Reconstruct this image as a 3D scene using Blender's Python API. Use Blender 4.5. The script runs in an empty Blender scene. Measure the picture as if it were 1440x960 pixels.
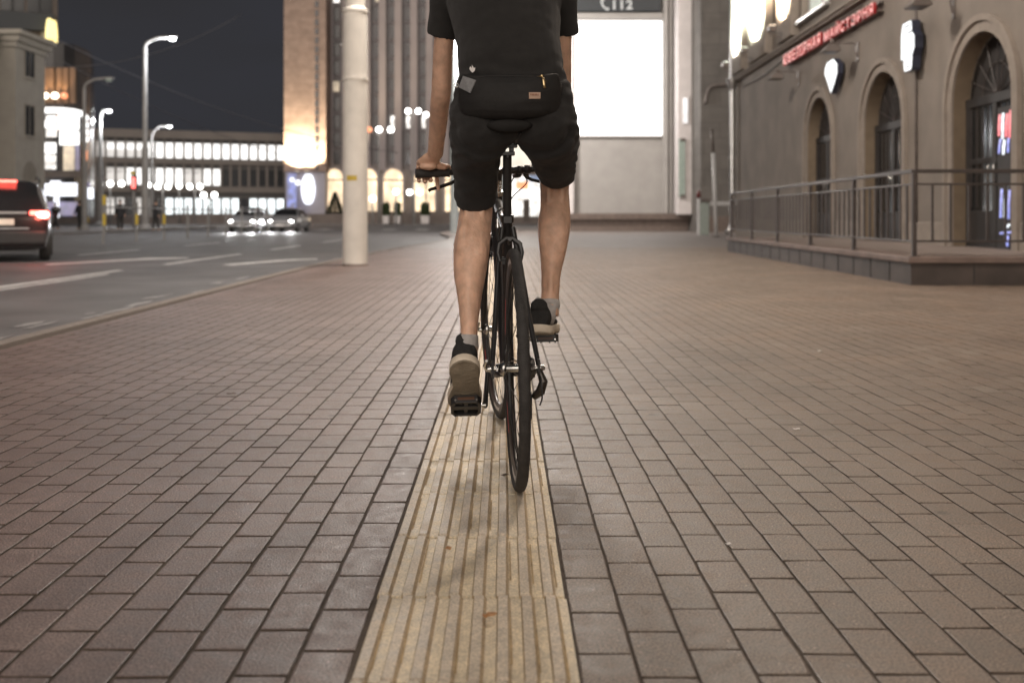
# A cyclist rides away along a tactile strip on a city pavement at night
import bpy, bmesh, math, random
import numpy as np
from mathutils import Vector, Matrix, noise
R = math.radians
rnd = random.Random(7)
scene = bpy.context.scene
col = scene.collection
F, HZ, VX, CH = 1440.0, 305.0, 710.0, 0.78      # lens in photo pixels, horizon row, vanishing column, eye height

def at(px, py, d):
    return Vector(((px-VX)/F*d, d, CH+(HZ-py)/F*d))
def xat(px, d):
    return (px-VX)/F*d
def zat(py, d):
    return CH+(HZ-py)/F*d

# ---------------------------------------------------------------- mesh builder
class MB:
    def __init__(s):
        s.v = []; s.f = []
    def add(s, vs, fs, M=None):
        b = len(s.v)
        for p in vs:
            p = Vector(p)
            if M is not None: p = M @ p
            s.v.append((p.x, p.y, p.z))
        for f in fs: s.f.append(tuple(i+b for i in f))
        return s
    def box(s, x0, x1, y0, y1, z0, z1, M=None):
        vs = [(x0,y0,z0),(x1,y0,z0),(x1,y1,z0),(x0,y1,z0),(x0,y0,z1),(x1,y0,z1),(x1,y1,z1),(x0,y1,z1)]
        return s.add(vs, [(0,3,2,1),(4,5,6,7),(0,1,5,4),(1,2,6,5),(2,3,7,6),(3,0,4,7)], M)
    def quad(s, a, b, c, d, M=None):
        return s.add([a,b,c,d], [(0,1,2,3)], M)
    def prism(s, pts, y0, y1, M=None):
        """outline in (x,z), extruded along y"""
        n = len(pts)
        vs = [(p[0],y0,p[1]) for p in pts]+[(p[0],y1,p[1]) for p in pts]
        fs = [tuple(range(n)), tuple(reversed(range(n,2*n)))]
        for i in range(n):
            j = (i+1)%n
            fs.append((i, i+n, j+n, j))
        return s.add(vs, fs, M)
    def rings(s, rings, cap=True, closed=False, M=None):
        n = len(rings[0]); vs = []; fs = []
        for r in rings: vs += [tuple(p) for p in r]
        m = len(rings)
        for k in range(m if closed else m-1):
            a = k*n; b = ((k+1)%m)*n
            for i in range(n):
                j = (i+1)%n
                fs.append((a+i, a+j, b+j, b+i))
        if cap and not closed:
            fs.append(tuple(reversed(range(n)))); fs.append(tuple(range((m-1)*n, m*n)))
        return s.add(vs, fs, M)
    def tube(s, pts, r, seg=10, cap=True, M=None):
        """round or elliptical tube; r = number, list of numbers or list of (rx, ry); rx lies nearest world x"""
        pts = [Vector(p) for p in pts]; n = len(pts)
        rr = r if isinstance(r, (list, tuple)) else [r]*n
        out = []; px = None
        for i, p in enumerate(pts):
            t = (pts[min(i+1,n-1)]-pts[max(i-1,0)])
            if t.length < 1e-9: t = Vector((0,0,1))
            t.normalize()
            ref = px if px is not None else (Vector((1,0,0)) if abs(t.x) < .9 else Vector((0,1,0)))
            u = ref - t*ref.dot(t)
            if u.length < 1e-6: u = Vector((0,0,1)) - t*t.z
            u.normalize(); w = t.cross(u); px = u
            a, b = rr[i] if isinstance(rr[i], (list, tuple)) else (rr[i], rr[i])
            out.append([p + u*(a*math.cos(2*math.pi*k/seg)) + w*(b*math.sin(2*math.pi*k/seg)) for k in range(seg)])
        return s.rings(out, cap, M=M)
    def cyl(s, a, b, r, seg=16, r2=None, M=None):
        return s.tube([a,b], [r, r if r2 is None else r2], seg, M=M)
    def lathe(s, prof, seg=24, M=None, cap=True):
        """prof of (radius, z) about z"""
        out = [[(p[0]*math.cos(2*math.pi*k/seg), p[0]*math.sin(2*math.pi*k/seg), p[1]) for k in range(seg)] for p in prof]
        return s.rings(out, cap, M=M)
    def torus(s, R0, prof, seg=64, M=None):
        """closed profile of (radial, axial) about the x axis"""
        out = []
        for k in range(seg):
            a = 2*math.pi*k/seg
            out.append([(p[1], (R0+p[0])*math.cos(a), (R0+p[0])*math.sin(a)) for p in prof])
        return s.rings(out, False, True, M=M)
    def ball(s, c, rx, ry=None, rz=None, seg=14, M=None):
        ry = ry or rx; rz = rz or rx; c = Vector(c); out = []
        for j in range(1, 9):
            th = math.pi*j/9
            out.append([c+Vector((rx*math.sin(th)*math.cos(2*math.pi*k/seg), ry*math.sin(th)*math.sin(2*math.pi*k/seg), -rz*math.cos(th))) for k in range(seg)])
        return s.rings(out, True, M=M)
    def mesh(s, name):
        me = bpy.data.meshes.new(name); me.from_pydata(s.v, [], s.f); me.validate(); me.update()
        bm = bmesh.new(); bm.from_mesh(me); bmesh.ops.recalc_face_normals(bm, faces=bm.faces); bm.to_mesh(me); bm.free()
        return me
    def build(s, name, mat=None, parent=None, smooth=False, bevel=0, auto=None):
        me = s.mesh(name)
        if mat: me.materials.append(mat)
        if smooth or auto:
            for p in me.polygons: p.use_smooth = True
            if auto: me.set_sharp_from_angle(angle=R(auto))
        o = bpy.data.objects.new(name, me); col.objects.link(o)
        if parent: o.parent = parent
        if bevel:
            m = o.modifiers.new('bevel', 'BEVEL'); m.width = bevel; m.segments = 2; m.limit_method = 'ANGLE'; m.angle_limit = R(35)
        return o

def link(name, me, mat=None, parent=None, smooth=True):
    if mat: me.materials.clear(); me.materials.append(mat)
    for p in me.polygons: p.use_smooth = smooth
    o = bpy.data.objects.new(name, me); col.objects.link(o)
    if parent: o.parent = parent
    return o

def fuse(mb, voxel, smooth=4, fac=.5, name='fused', wrinkle=None):
    """one continuous surface out of overlapping lofts"""
    me = mb.mesh(name); o = bpy.data.objects.new('tmp', me); col.objects.link(o)
    m = o.modifiers.new('r', 'REMESH'); m.mode = 'VOXEL'; m.voxel_size = voxel
    if smooth:
        m = o.modifiers.new('s', 'SMOOTH'); m.iterations = smooth; m.factor = fac
    dg = bpy.context.evaluated_depsgraph_get(); dg.update()
    out = bpy.data.meshes.new_from_object(o.evaluated_get(dg)); out.name = name
    bpy.data.objects.remove(o)
    if wrinkle:
        nn = [v.normal.copy() for v in out.vertices]
        for v, n in zip(out.vertices, nn): v.co += n*wrinkle(v.co, n)
        out.update()
    return out

def shift_origin(o, loc):
    """move the object origin without moving the mesh"""
    loc = Vector(loc); o.data.transform(Matrix.Translation(-loc)); o.location = loc

def tag(o, label=None, cat=None, group=None, kind=None):
    if label: o['label'] = label
    if cat: o['category'] = cat
    if group: o['group'] = group
    if kind: o['kind'] = kind
    return o
def empty(name, loc=(0,0,0), rz=0, label=None, cat=None, group=None):
    o = bpy.data.objects.new(name, None); col.objects.link(o); o.location = loc; o.rotation_euler = (0,0,rz)
    o.empty_display_size = .2
    return tag(o, label, cat, group)
def copy_tree(o, parent=None):
    c = o.copy(); col.objects.link(c)
    if parent: c.parent = parent
    for ch in list(o.children): copy_tree(ch, c)
    return c
def struct(o): o['kind'] = 'structure'; return o

# ---------------------------------------------------------------- materials
def mat(name, c, rough=.6, metal=0, spec=.5, var=.12, scale=8, bump=0, bscale=60, emit=None, es=0, sheen=0, coat=0, c2=None, stain=0):
    m = bpy.data.materials.new(name); m.use_nodes = True
    nt = m.node_tree; N = nt.nodes; L = nt.links; b = N['Principled BSDF']
    b.inputs['Roughness'].default_value = rough; b.inputs['Metallic'].default_value = metal
    b.inputs['Specular IOR Level'].default_value = spec
    if sheen: b.inputs['Sheen Weight'].default_value = sheen; b.inputs['Sheen Roughness'].default_value = .6
    if coat: b.inputs['Coat Weight'].default_value = coat; b.inputs['Coat Roughness'].default_value = .08
    tc = N.new('ShaderNodeTexCoord')
    nz = N.new('ShaderNodeTexNoise'); nz.inputs['Scale'].default_value = scale; nz.inputs['Detail'].default_value = 6
    L.new(tc.outputs['Object'], nz.inputs['Vector'])
    mx = N.new('ShaderNodeMix'); mx.data_type = 'RGBA'
    lo = tuple(x*(1-var) for x in c); hi = tuple(min(1, x*(1+var)) for x in (c2 or c))
    mx.inputs['A'].default_value = (*lo, 1); mx.inputs['B'].default_value = (*hi, 1)
    mr = N.new('ShaderNodeMapRange'); mr.inputs['From Min'].default_value = .3; mr.inputs['From Max'].default_value = .7
    L.new(nz.outputs['Fac'], mr.inputs['Value']); L.new(mr.outputs['Result'], mx.inputs['Factor'])
    L.new(mx.outputs['Result'], b.inputs['Base Color'])
    if bump:
        n2 = N.new('ShaderNodeTexNoise'); n2.inputs['Scale'].default_value = bscale; n2.inputs['Detail'].default_value = 8
        L.new(tc.outputs['Object'], n2.inputs['Vector'])
        bp = N.new('ShaderNodeBump'); bp.inputs['Strength'].default_value = bump; bp.inputs['Distance'].default_value = .01
        L.new(n2.outputs['Fac'], bp.inputs['Height']); L.new(bp.outputs['Normal'], b.inputs['Normal'])
    if emit:
        b.inputs['Emission Color'].default_value = (*emit, 1); b.inputs['Emission Strength'].default_value = es
    return m
def glow(name, c, s, var=.25, scale=3):
    """a thing that gives off light, a little uneven"""
    m = mat(name, (.3,.3,.3), .5)
    N = m.node_tree.nodes; L = m.node_tree.links; b = N['Principled BSDF']
    tc = N.new('ShaderNodeTexCoord'); nz = N.new('ShaderNodeTexNoise'); nz.inputs['Scale'].default_value = scale
    L.new(tc.outputs['Object'], nz.inputs['Vector'])
    mr = N.new('ShaderNodeMapRange'); mr.inputs['From Min'].default_value = .3; mr.inputs['From Max'].default_value = .7
    mr.inputs['To Min'].default_value = s*(1-var); mr.inputs['To Max'].default_value = s*(1+var)
    L.new(nz.outputs['Fac'], mr.inputs['Value']); L.new(mr.outputs['Result'], b.inputs['Emission Strength'])
    b.inputs['Emission Color'].default_value = (*c, 1)
    return m

def attr_mat(name, ca, cb, rough, bump=.35, speckle=.25, attr='tone', cc=None, spec=.5, rust=None, rustk=.5):
    """ca..cb chosen per paver from a face attribute, with grit, stains and a fine bump"""
    m = mat(name, ca, rough, var=0, spec=spec); nt = m.node_tree; N = nt.nodes; L = nt.links; b = N['Principled BSDF']
    a = N.new('ShaderNodeAttribute'); a.attribute_name = attr
    cr = N.new('ShaderNodeValToRGB'); cr.color_ramp.elements[0].color = (*ca,1); cr.color_ramp.elements[1].color = (*cb,1)
    if cc:
        e = cr.color_ramp.elements.new(.5); e.color = (*cc,1)
    L.new(a.outputs['Fac'], cr.inputs['Fac'])
    tc = N.new('ShaderNodeTexCoord')
    n1 = N.new('ShaderNodeTexNoise'); n1.inputs['Scale'].default_value = 210; n1.inputs['Detail'].default_value = 3
    n2 = N.new('ShaderNodeTexNoise'); n2.inputs['Scale'].default_value = 1.3; n2.inputs['Detail'].default_value = 7
    n3 = N.new('ShaderNodeTexNoise'); n3.inputs['Scale'].default_value = 24; n3.inputs['Detail'].default_value = 6
    for n in (n1,n2,n3): L.new(tc.outputs['Object'], n.inputs['Vector'])
    def rng(src, lo, hi, f0=.3, f1=.7):
        r = N.new('ShaderNodeMapRange'); r.inputs['From Min'].default_value = f0; r.inputs['From Max'].default_value = f1
        r.inputs['To Min'].default_value = lo; r.inputs['To Max'].default_value = hi
        L.new(src, r.inputs['Value']); return r.outputs['Result']
    def mul(x, y):
        q = N.new('ShaderNodeMath'); q.operation = 'MULTIPLY'; L.new(x, q.inputs[0]); L.new(y, q.inputs[1]); return q.outputs[0]
    k = mul(mul(rng(n1.outputs['Fac'], 1-speckle, 1+speckle, .38, .62), rng(n2.outputs['Fac'], .76, 1.16)), rng(n3.outputs['Fac'], .80, 1.16))
    vm = N.new('ShaderNodeVectorMath'); vm.operation = 'SCALE'
    src = cr.outputs['Color']
    if rust:
        n4 = N.new('ShaderNodeTexNoise'); n4.inputs['Scale'].default_value = 1.9; n4.inputs['Detail'].default_value = 8; n4.inputs['Roughness'].default_value = .62
        L.new(tc.outputs['Object'], n4.inputs['Vector'])
        mxr = N.new('ShaderNodeMix'); mxr.data_type = 'RGBA'; L.new(rng(n4.outputs['Fac'], 0, rustk, .48, .66), mxr.inputs['Factor'])
        L.new(src, mxr.inputs['A']); mxr.inputs['B'].default_value = (*rust,1); src = mxr.outputs['Result']
        vo = N.new('ShaderNodeTexVoronoi'); vo.inputs['Scale'].default_value = 2.3; L.new(tc.outputs['Object'], vo.inputs['Vector'])
        k = mul(k, rng(vo.outputs['Distance'], .62, 1, .03, .055))
        gl = N.new('ShaderNodeTexVoronoi'); gl.inputs['Scale'].default_value = 42; L.new(tc.outputs['Object'], gl.inputs['Vector'])
        k = mul(k, rng(gl.outputs['Distance'], 2.6, 1, .05, .10))            # bright grit grains, their sparkle painted into the colour

    L.new(src, vm.inputs[0]); L.new(k, vm.inputs['Scale']); L.new(vm.outputs[0], b.inputs['Base Color'])
    bp = N.new('ShaderNodeBump'); bp.inputs['Strength'].default_value = bump; bp.inputs['Distance'].default_value = .002
    L.new(n1.outputs['Fac'], bp.inputs['Height']); L.new(bp.outputs['Normal'], b.inputs['Normal'])
    L.new(rng(n3.outputs['Fac'], rough-.1, rough+.12), b.inputs['Roughness'])
    return m

def brick_mat(name, c1, c2, mortar, bw, bh, ms, rough=.8, rot=None, bump=.5, coords='Object'):
    m = mat(name, c1, rough, var=0); N = m.node_tree.nodes; L = m.node_tree.links; b = N['Principled BSDF']
    tc = N.new('ShaderNodeTexCoord'); mp = N.new('ShaderNodeMapping')
    if rot: mp.inputs['Rotation'].default_value = rot
    L.new(tc.outputs[coords], mp.inputs['Vector'])
    bt = N.new('ShaderNodeTexBrick'); bt.inputs['Scale'].default_value = 1
    bt.inputs['Brick Width'].default_value = bw; bt.inputs['Row Height'].default_value = bh; bt.inputs['Mortar Size'].default_value = ms
    bt.inputs['Mortar Smooth'].default_value = .3
    bt.inputs['Color1'].default_value = (*c1,1); bt.inputs['Color2'].default_value = (*c2,1); bt.inputs['Mortar'].default_value = (*mortar,1)
    L.new(mp.outputs['Vector'], bt.inputs['Vector'])
    nz = N.new('ShaderNodeTexNoise'); nz.inputs['Scale'].default_value = 1.1; nz.inputs['Detail'].default_value = 8
    L.new(tc.outputs[coords], nz.inputs['Vector'])
    r = N.new('ShaderNodeMapRange'); r.inputs['From Min'].default_value = .3; r.inputs['From Max'].default_value = .7
    r.inputs['To Min'].default_value = .8; r.inputs['To Max'].default_value = 1.15
    L.new(nz.outputs['Fac'], r.inputs['Value'])
    vm = N.new('ShaderNodeVectorMath'); vm.operation = 'SCALE'
    L.new(bt.outputs['Color'], vm.inputs[0]); L.new(r.outputs['Result'], vm.inputs['Scale']); L.new(vm.outputs[0], b.inputs['Base Color'])
    bp = N.new('ShaderNodeBump'); bp.inputs['Strength'].default_value = bump; bp.inputs['Distance'].default_value = .01; bp.invert = True
    L.new(bt.outputs['Fac'], bp.inputs['Height']); L.new(bp.outputs['Normal'], b.inputs['Normal'])
    return m

M = {}
M['sand'] = mat('joint sand', (.095,.072,.056), .95, var=.3, scale=30)
M['paver_pink'] = attr_mat('rose grey pavers', (.166,.121,.110), (.222,.166,.151), .50, bump=.7, speckle=.42, rust=(.205,.152,.132), rustk=.4, spec=.4)
M['paver_brown'] = attr_mat('brown grey pavers', (.158,.124,.099), (.220,.178,.145), .50, cc=(.196,.150,.119), bump=.7, speckle=.42, rust=(.225,.155,.112), rustk=.55, spec=.4)
M['tactile'] = attr_mat('buff concrete', (.48,.36,.22), (.76,.64,.45), .6, bump=.6, speckle=.20, cc=(.62,.53,.425))
M['tactile_dirt'] = mat('tan dirt in grooves', (.44,.32,.175), .9, var=.35, scale=25)
M['far_paving'] = brick_mat('far paving', (.2,.17,.155), (.23,.195,.178), (.11,.09,.08), .2, .1, .006, .55, rot=(0,0,R(90)))
M['asphalt'] = mat('asphalt', (.135,.13,.132), .6, var=.25, scale=.8, bump=.5, bscale=180)
M['kerb'] = mat('kerb stone', (.235,.20,.178), .75, var=.2, scale=12, bump=.3)
M['paint'] = mat('worn road paint', (.74,.73,.72), .6, var=.3, scale=6, bump=.2)
M['ground'] = mat('dark ground', (.1,.095,.09), .8, var=.2, scale=1)
M['black'] = mat('satin black', (.022,.021,.021), .35, var=.2)
M['matblack'] = mat('matt black', (.03,.029,.028), .6, var=.2, bump=.2)
M['rubber'] = mat('tyre rubber', (.040,.037,.035), .72, var=.25, scale=40, bump=.5, bscale=240)
M['steel'] = mat('polished steel', (.6,.6,.58), .22, 1, var=.2, scale=40)
M['chain'] = mat('oily chain', (.12,.11,.1), .35, .9, var=.4, scale=200)
M['red'] = mat('red decal', (.55,.05,.05), .35)
M['whitepl'] = mat('white decal', (.75,.72,.7), .35)
M['orange'] = mat('amber reflector', (.085,.038,.02), .35)
# ================================================================ ground, road, pavement
SX0, SX1 = -.262, .125          # tactile strip
KERB = [(-3.2,-25),(-3.2,16),(-3.12,19),(-2.9,24),(-2.35,31),(-2.05,37),(-2.2,41),(-2.7,46),(-3.2,50),(-3.2,80)]
def kerb_x(y):
    for (xa,ya),(xb,yb) in zip(KERB, KERB[1:]):
        if ya <= y <= yb: return xa+(xb-xa)*(y-ya)/(yb-ya)
    return -3.2
TA, TB = Vector((4.64,11.7,0)), Vector((5.05,23.2,0))          # terrace corners
def in_terrace(x, y):
    return y > 11.75 and y < 23.3 and x > 4.74+.0357*(y-11.7)

struct(MB().quad((-500,-120,-.16),(500,-120,-.16),(500,900,-.16),(-500,900,-.16)).build('ground', M['ground']))
struct(MB().quad((-22,-40,-.12),(-1,-40,-.12),(-1,78,-.12),(-22,78,-.12)).build('road', M['asphalt']))
struct(MB().quad((-90,78,-.12),(60,78,-.12),(60,118,-.12),(-90,118,-.12)).build('cross_road', M['asphalt']))
# kerb: single stones
mb = MB(); y = -25.0
while y < 79:
    ln = .995 if y < 30 else 2.0
    a, b = kerb_x(y), kerb_x(y+ln)
    w = .13
    vs = []
    for zz, ins in ((-.13,0),(-.012,0),(0.001,.012)):
        vs += [(a+ins,y+.004,zz),(a+w,y+.004,zz),(b+w,y+ln-.004,zz),(b+ins,y+ln-.004,zz)]
    fs = [(8,9,10,11)]
    for k in (0,4):
        for i in range(4): fs.append((k+i, k+(i+1)%4, k+4+(i+1)%4, k+4+i))
    mb.add(vs, fs); y += ln
struct(mb.build('kerb', M['kerb']))
# sand bed under the pavers
mb = MB(); ys = [-25]+[k for k in range(16,80,2)]
for ya, yb in zip(ys, ys[1:]):
    mb.quad((kerb_x(ya)+.1,ya,-.0042),(60,ya,-.0042),(60,yb,-.0042),(kerb_x(yb)+.1,yb,-.0042))
struct(mb.build('sand_bed', M['sand']))

def pavers(name, x_start, direction, ncol, y0, y1, material, limit, jitter, joint):
    vs = []; fs = []; tone = []
    L, W, J, B = .1925, .1, joint, .0017
    for c in range(ncol):
        x0 = x_start+direction*c*W; x1 = x0+direction*W
        xa, xb = min(x0,x1)+J/2, max(x0,x1)-J/2
        xa += rnd.uniform(-.0008,.0008); xb += rnd.uniform(-.0008,.0008)
        y = y0 + (L/2 if c % 2 else 0) + rnd.uniform(-.012,.012)
        while y < y1:
            if limit(xa, xb, y):
                ya, yb = y+J/2+rnd.uniform(-.001,.001), y+L-J/2+rnd.uniform(-.001,.001)
                h = rnd.uniform(-1,1)*jitter; tx = rnd.uniform(-1,1)*jitter*.6; ty = rnd.uniform(-1,1)*jitter*.6
                n = len(vs)
                cx, cy = (xa+xb)/2, (ya+yb)/2
                def zz(px, py): return h+tx*(px-cx)/.05+ty*(py-cy)/.1
                ol = [(xa,ya,1,1),((xa+xb)/2,ya,0,1),(xb,ya,-1,1),(xb,ya+L*.33,-1,0),(xb,ya+L*.66,-1,0),(xb,yb,-1,-1),((xa+xb)/2,yb,0,-1),(xa,yb,1,-1),(xa,ya+L*.66,1,0),(xa,ya+L*.33,1,0)]
                e = [rnd.random()**3*.0022+rnd.uniform(0,.0007)+(.0012+.003*rnd.random()**4 if (q[2] and q[3]) else 0) for q in ol]
                for q, w in zip(ol, e): vs.append((q[0]+q[2]*w*.6,q[1]+q[3]*w*.6,zz(q[0],q[1])-.0085))
                for q, w in zip(ol, e): vs.append((q[0]+q[2]*w*.6,q[1]+q[3]*w*.6,zz(q[0],q[1])-.0009))
                for q, w in zip(ol, e): vs.append((q[0]+q[2]*(w+B),q[1]+q[3]*(w+B),zz(q[0],q[1])))
                fs.append(tuple(range(n+20,n+30)))
                for k in (0,10):
                    for i in range(10): fs.append((n+k+i, n+k+(i+1)%10, n+k+10+(i+1)%10, n+k+10+i))
                t = min(1,max(0,rnd.gauss(.5,.17)))
                tone += [t]*21
            y += L
    me = bpy.data.meshes.new(name); me.from_pydata(vs, [], fs); me.update()
    a = me.attributes.new('tone', 'FLOAT', 'FACE'); a.data.foreach_set('value', tone)
    me.materials.append(material); me.materials.append(M['sand'])
    me.polygons.foreach_set('material_index', ([0]+[1]*10+[0]*10)*(len(fs)//21))
    o = bpy.data.objects.new(name, me); col.objects.link(o); return struct(o)
pavers('pavement_roadside', SX0-.004, -1, 29, .3, 26, M['paver_pink'], lambda a,b,y: a > kerb_x(y+.1)+.15, .0005, .0062)
pavers('pavement_shopside', SX1+.004, 1, 82, .3, 26, M['paver_brown'], lambda a,b,y: not in_terrace(a,y+.1), .0006, .0042)
# beyond the near field: laid paving as one textured sheet, and behind the viewer
mb = MB()
for ya, yb in zip(range(26,78,2), range(28,80,2)):
    mb.quad((kerb_x(ya)+.15,ya,.0),(60,ya,.0),(60,yb,.0),(kerb_x(yb)+.15,yb,.0))
mb.quad((-3.05,-25,0),(9,-25,0),(9,.29,0),(-3.05,.29,0))
struct(mb.build('pavement_far', M['far_paving']))

# tactile strip: square tiles with eight bars each
vs = []; fs = []; tone = []
T = .388
def tile(y0, t):
    nb = 8; p = (SX1-SX0)/nb; g = .0034; h = .0070
    dz = rnd.uniform(-.0012,.0012); sk = rnd.uniform(-.002,.002)
    n0 = len(vs)
    ya, yb = y0+g, y0+T-g
    prof = []
    x = SX0+.0015
    for k in range(nb):
        xs = SX0+k*p
        prof += [(xs+.0020,0),(xs+.0048,h),(xs+.0235,h),(xs+.0300,0)]
    prof = [(SX0+.001,-.008),(SX0+.001,-.001)]+prof+[(SX1-.001,-.001),(SX1-.001,-.008)]
    n = len(prof)
    for (yy, drop, ins) in ((ya,-.008,0),(ya,-.004,0),(ya+.0035,0,1),(yb-.0035,0,1),(yb,-.004,0),(yb,-.008,0)):
        for (px,pz) in prof:
            z = pz if ins else (min(pz,pz+drop) if pz <= 0 else pz*.35+drop*.3)
            if drop == -.008: z = -.008
            vs.append((px+sk, yy, z+dz+.002))
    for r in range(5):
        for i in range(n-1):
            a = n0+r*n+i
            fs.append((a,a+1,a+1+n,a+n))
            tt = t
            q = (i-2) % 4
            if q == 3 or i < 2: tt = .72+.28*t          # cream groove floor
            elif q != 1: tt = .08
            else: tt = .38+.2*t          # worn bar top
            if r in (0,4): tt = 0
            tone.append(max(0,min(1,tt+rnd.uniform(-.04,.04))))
y = 2.099 - 5*T
while y < 30:
    tile(y, min(1,max(0,rnd.gauss(.6,.2)))); y += T
me = bpy.data.meshes.new('tactile_strip'); me.from_pydata(vs, [], fs); me.update()
bm = bmesh.new(); bm.from_mesh(me); bmesh.ops.recalc_face_normals(bm, faces=bm.faces); bm.to_mesh(me); bm.free()
a = me.attributes.new('tone', 'FLOAT', 'FACE'); a.data.foreach_set('value', tone)
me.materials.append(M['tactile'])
ts = bpy.data.objects.new('tactile_strip', me); col.objects.link(ts); struct(ts)
# rusty dirt gathered along the foot of the bars and in the tile joints
mb = MB(); p = (SX1-SX0)/8
y = 2.099 - 5*T
while y < 12:
    for k in range(8):
        xs = SX0+k*p
        for xx, w in ((xs+.0300,.0042),):
            if rnd.random() < .6:
                a = y+rnd.uniform(.004,.1); b = y+T-rnd.uniform(.004,.1)
                mb.quad((xx,a,.0034),(xx+w,a,.0034),(xx+w*rnd.uniform(.3,.9),b,.0034),(xx,b,.0034))
    y += T
struct(mb.build('groove_dirt', M['tactile_dirt']))

# painted markings on the carriageway, worn
M['oldpaint'] = mat('rubbed old road paint', (.30,.29,.29), .65, var=.4, scale=14, bump=.2)
def marking(pts, m='paint'):
    mb = MB(); mb.add([(p[0],p[1],-.115) for p in pts], [tuple(range(len(pts)))])
    return struct(mb.build('road_marking', M[m]))
def dash(x, ya, yb, w=.14): marking([(x-w/2,ya),(x+w/2,ya),(x+w/2,yb),(x-w/2,yb)])
dash(-6.45, 8.5, 17.2, .13); dash(-6.2, 9.6, 16.0, .09)
dash(-6.4, 19.3, 24.8); dash(-6.4, 28, 32); dash(-6.4, 36, 40); dash(-6.4, 44, 48)
dash(-10.0, 16, 20); dash(-10.0, 24, 28); dash(-10.0, 32, 36)
marking([(-8.7,19.3),(-8.5,19.1),(-7.5,21.6),(-6.9,22.2),(-6.95,22.6),(-7.7,22.3)])
marking([(-5.3,19.2),(-5.05,19.0),(-4.4,21.0),(-3.95,21.6),(-4.05,22.1),(-4.6,21.4)])
for k in range(18):                                   # scraps of an old edge line
    yy = rnd.uniform(6,15); xx = -3.85+rnd.gauss(0,.09); l = rnd.uniform(.15,.9); w = rnd.uniform(.02,.08)
    marking([(xx,yy),(xx+w,yy+.05),(xx+w*rnd.uniform(.6,1.4),yy+l*.6),(xx+w*.4,yy+l),(xx-w*.3,yy+l*.5)], 'oldpaint')
marking([(-21,40),(-20.85,40),(-20.85,76),(-21,76)])
for k in range(7): marking([(-20+k*2.3,70),(-19.2+k*2.3,70),(-19.2+k*2.3,74),(-20+k*2.3,74)])

# far pavement across the road and the plaza
M['plaza'] = brick_mat('plaza slabs', (.2,.185,.18), (.24,.22,.215), (.12,.11,.11), .6, .6, .02, .6)
mb = MB().box(-70,-22,-40,78,-.15,.0); struct(mb.build('pavement_opposite', M['plaza']))
mb = MB().box(-90,60,118,200,-.15,.02); struct(mb.build('plaza', M['plaza']))

# fallen leaves and litter
M['leaf'] = mat('dry leaf', (.42,.2,.07), .7, var=.4, scale=60)
M['leafd'] = mat('dark leaf', (.1,.065,.04), .8, var=.4, scale=60)
M['litter'] = mat('paper scrap', (.75,.7,.68), .7)
def leaf(px, py, size, rz, label, m='leaf', z=.0125):
    d = F*(CH-z)/(py-HZ); pts = []
    for k in range(13):
        a = 2*math.pi*k/13; r = size*(1 if k % 2 else .84)*(1.35 if k == 0 else 1)*rnd.uniform(.85,1.1)
        pts.append((r*math.cos(a), r*math.sin(a)*.7, .003*abs(math.sin(1.5*a+.4))+rnd.uniform(0,.002)))
    mb = MB(); n = len(pts); top = [(0,0,.003)]+pts; bot = [(q[0],q[1],q[2]-.0012) for q in top]
    fs = [(0,1+k,1+(k+1)%n) for k in range(n)]+[(n+1,n+2+(k+1)%n,n+2+k) for k in range(n)]
    fs += [(1+k,n+2+k,n+2+(k+1)%n,1+(k+1)%n) for k in range(n)]
    mb.add(top+bot, fs)
    o = mb.build('fallen_leaf' if m != 'litter' else 'paper_scrap', M[m]); o.location = (xat(px,d),d,z+.0015); o.rotation_euler = (0,0,rz)
    return tag(o, label, 'leaf' if m != 'litter' else 'litter', 'leaves and litter on the paving')
leaf(688,866,.016,.4,'larger orange leaf lying on the nearest buff tactile tile')
leaf(631,772,.011,1.2,'small orange leaf in a groove of the second tactile tile')
leaf(325,554,.02,.2,'dark crumpled leaf alone on the rose pavers left of rider','leafd',.002)
leaf(710,669,.014,.9,'dark curled leaf scrap on tactile tile left of rear tyre','leafd')
leaf(1120,604,.014,0,'white paper scrap lying alone on brown pavers at right','litter',.002)
leaf(1152,494,.016,.6,'small pale paper scrap on brown pavers nearer the terrace','litter',.002)
leaf(1024,766,.008,.6,'tiny white crumb of litter by a paver joint right of the strip','litter',.002)
# ================================================================ bicycle (local: +y forward, origin where the rear tyre touches)
BIKE_LOC = Vector((.0365, 2.92, .006)); BIKE_YAW = R(3.5); BIKE_LEAN = R(-1.0)
BIKE_M = Matrix.Translation(BIKE_LOC) @ Matrix.Rotation(BIKE_YAW,4,'Z') @ Matrix.Rotation(BIKE_LEAN,4,'Y')
bike = empty('bicycle', BIKE_LOC, 0, 'black flat-bar road bicycle ridden along the buff tactile strip', 'bicycle')
bike.rotation_euler = BIKE_M.to_euler()
WR = .3425
AX_R = Vector((0,0,WR)); AX_F = Vector((0,1.035,WR)); BB = Vector((0,.42,.275))
seat_top = Vector((0,.262,.77)); clamp = Vector((0,.198,.985))
crown = Vector((0,.884,.70)); head_top = Vector((0,.830,.865)); bar_c = Vector((0,.905,.945))
STEER = R(5.5)
sa = (head_top-crown).normalized()
STM = Matrix.Translation(crown) @ Matrix.Rotation(STEER, 4, sa) @ Matrix.Translation(-crown)

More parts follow.
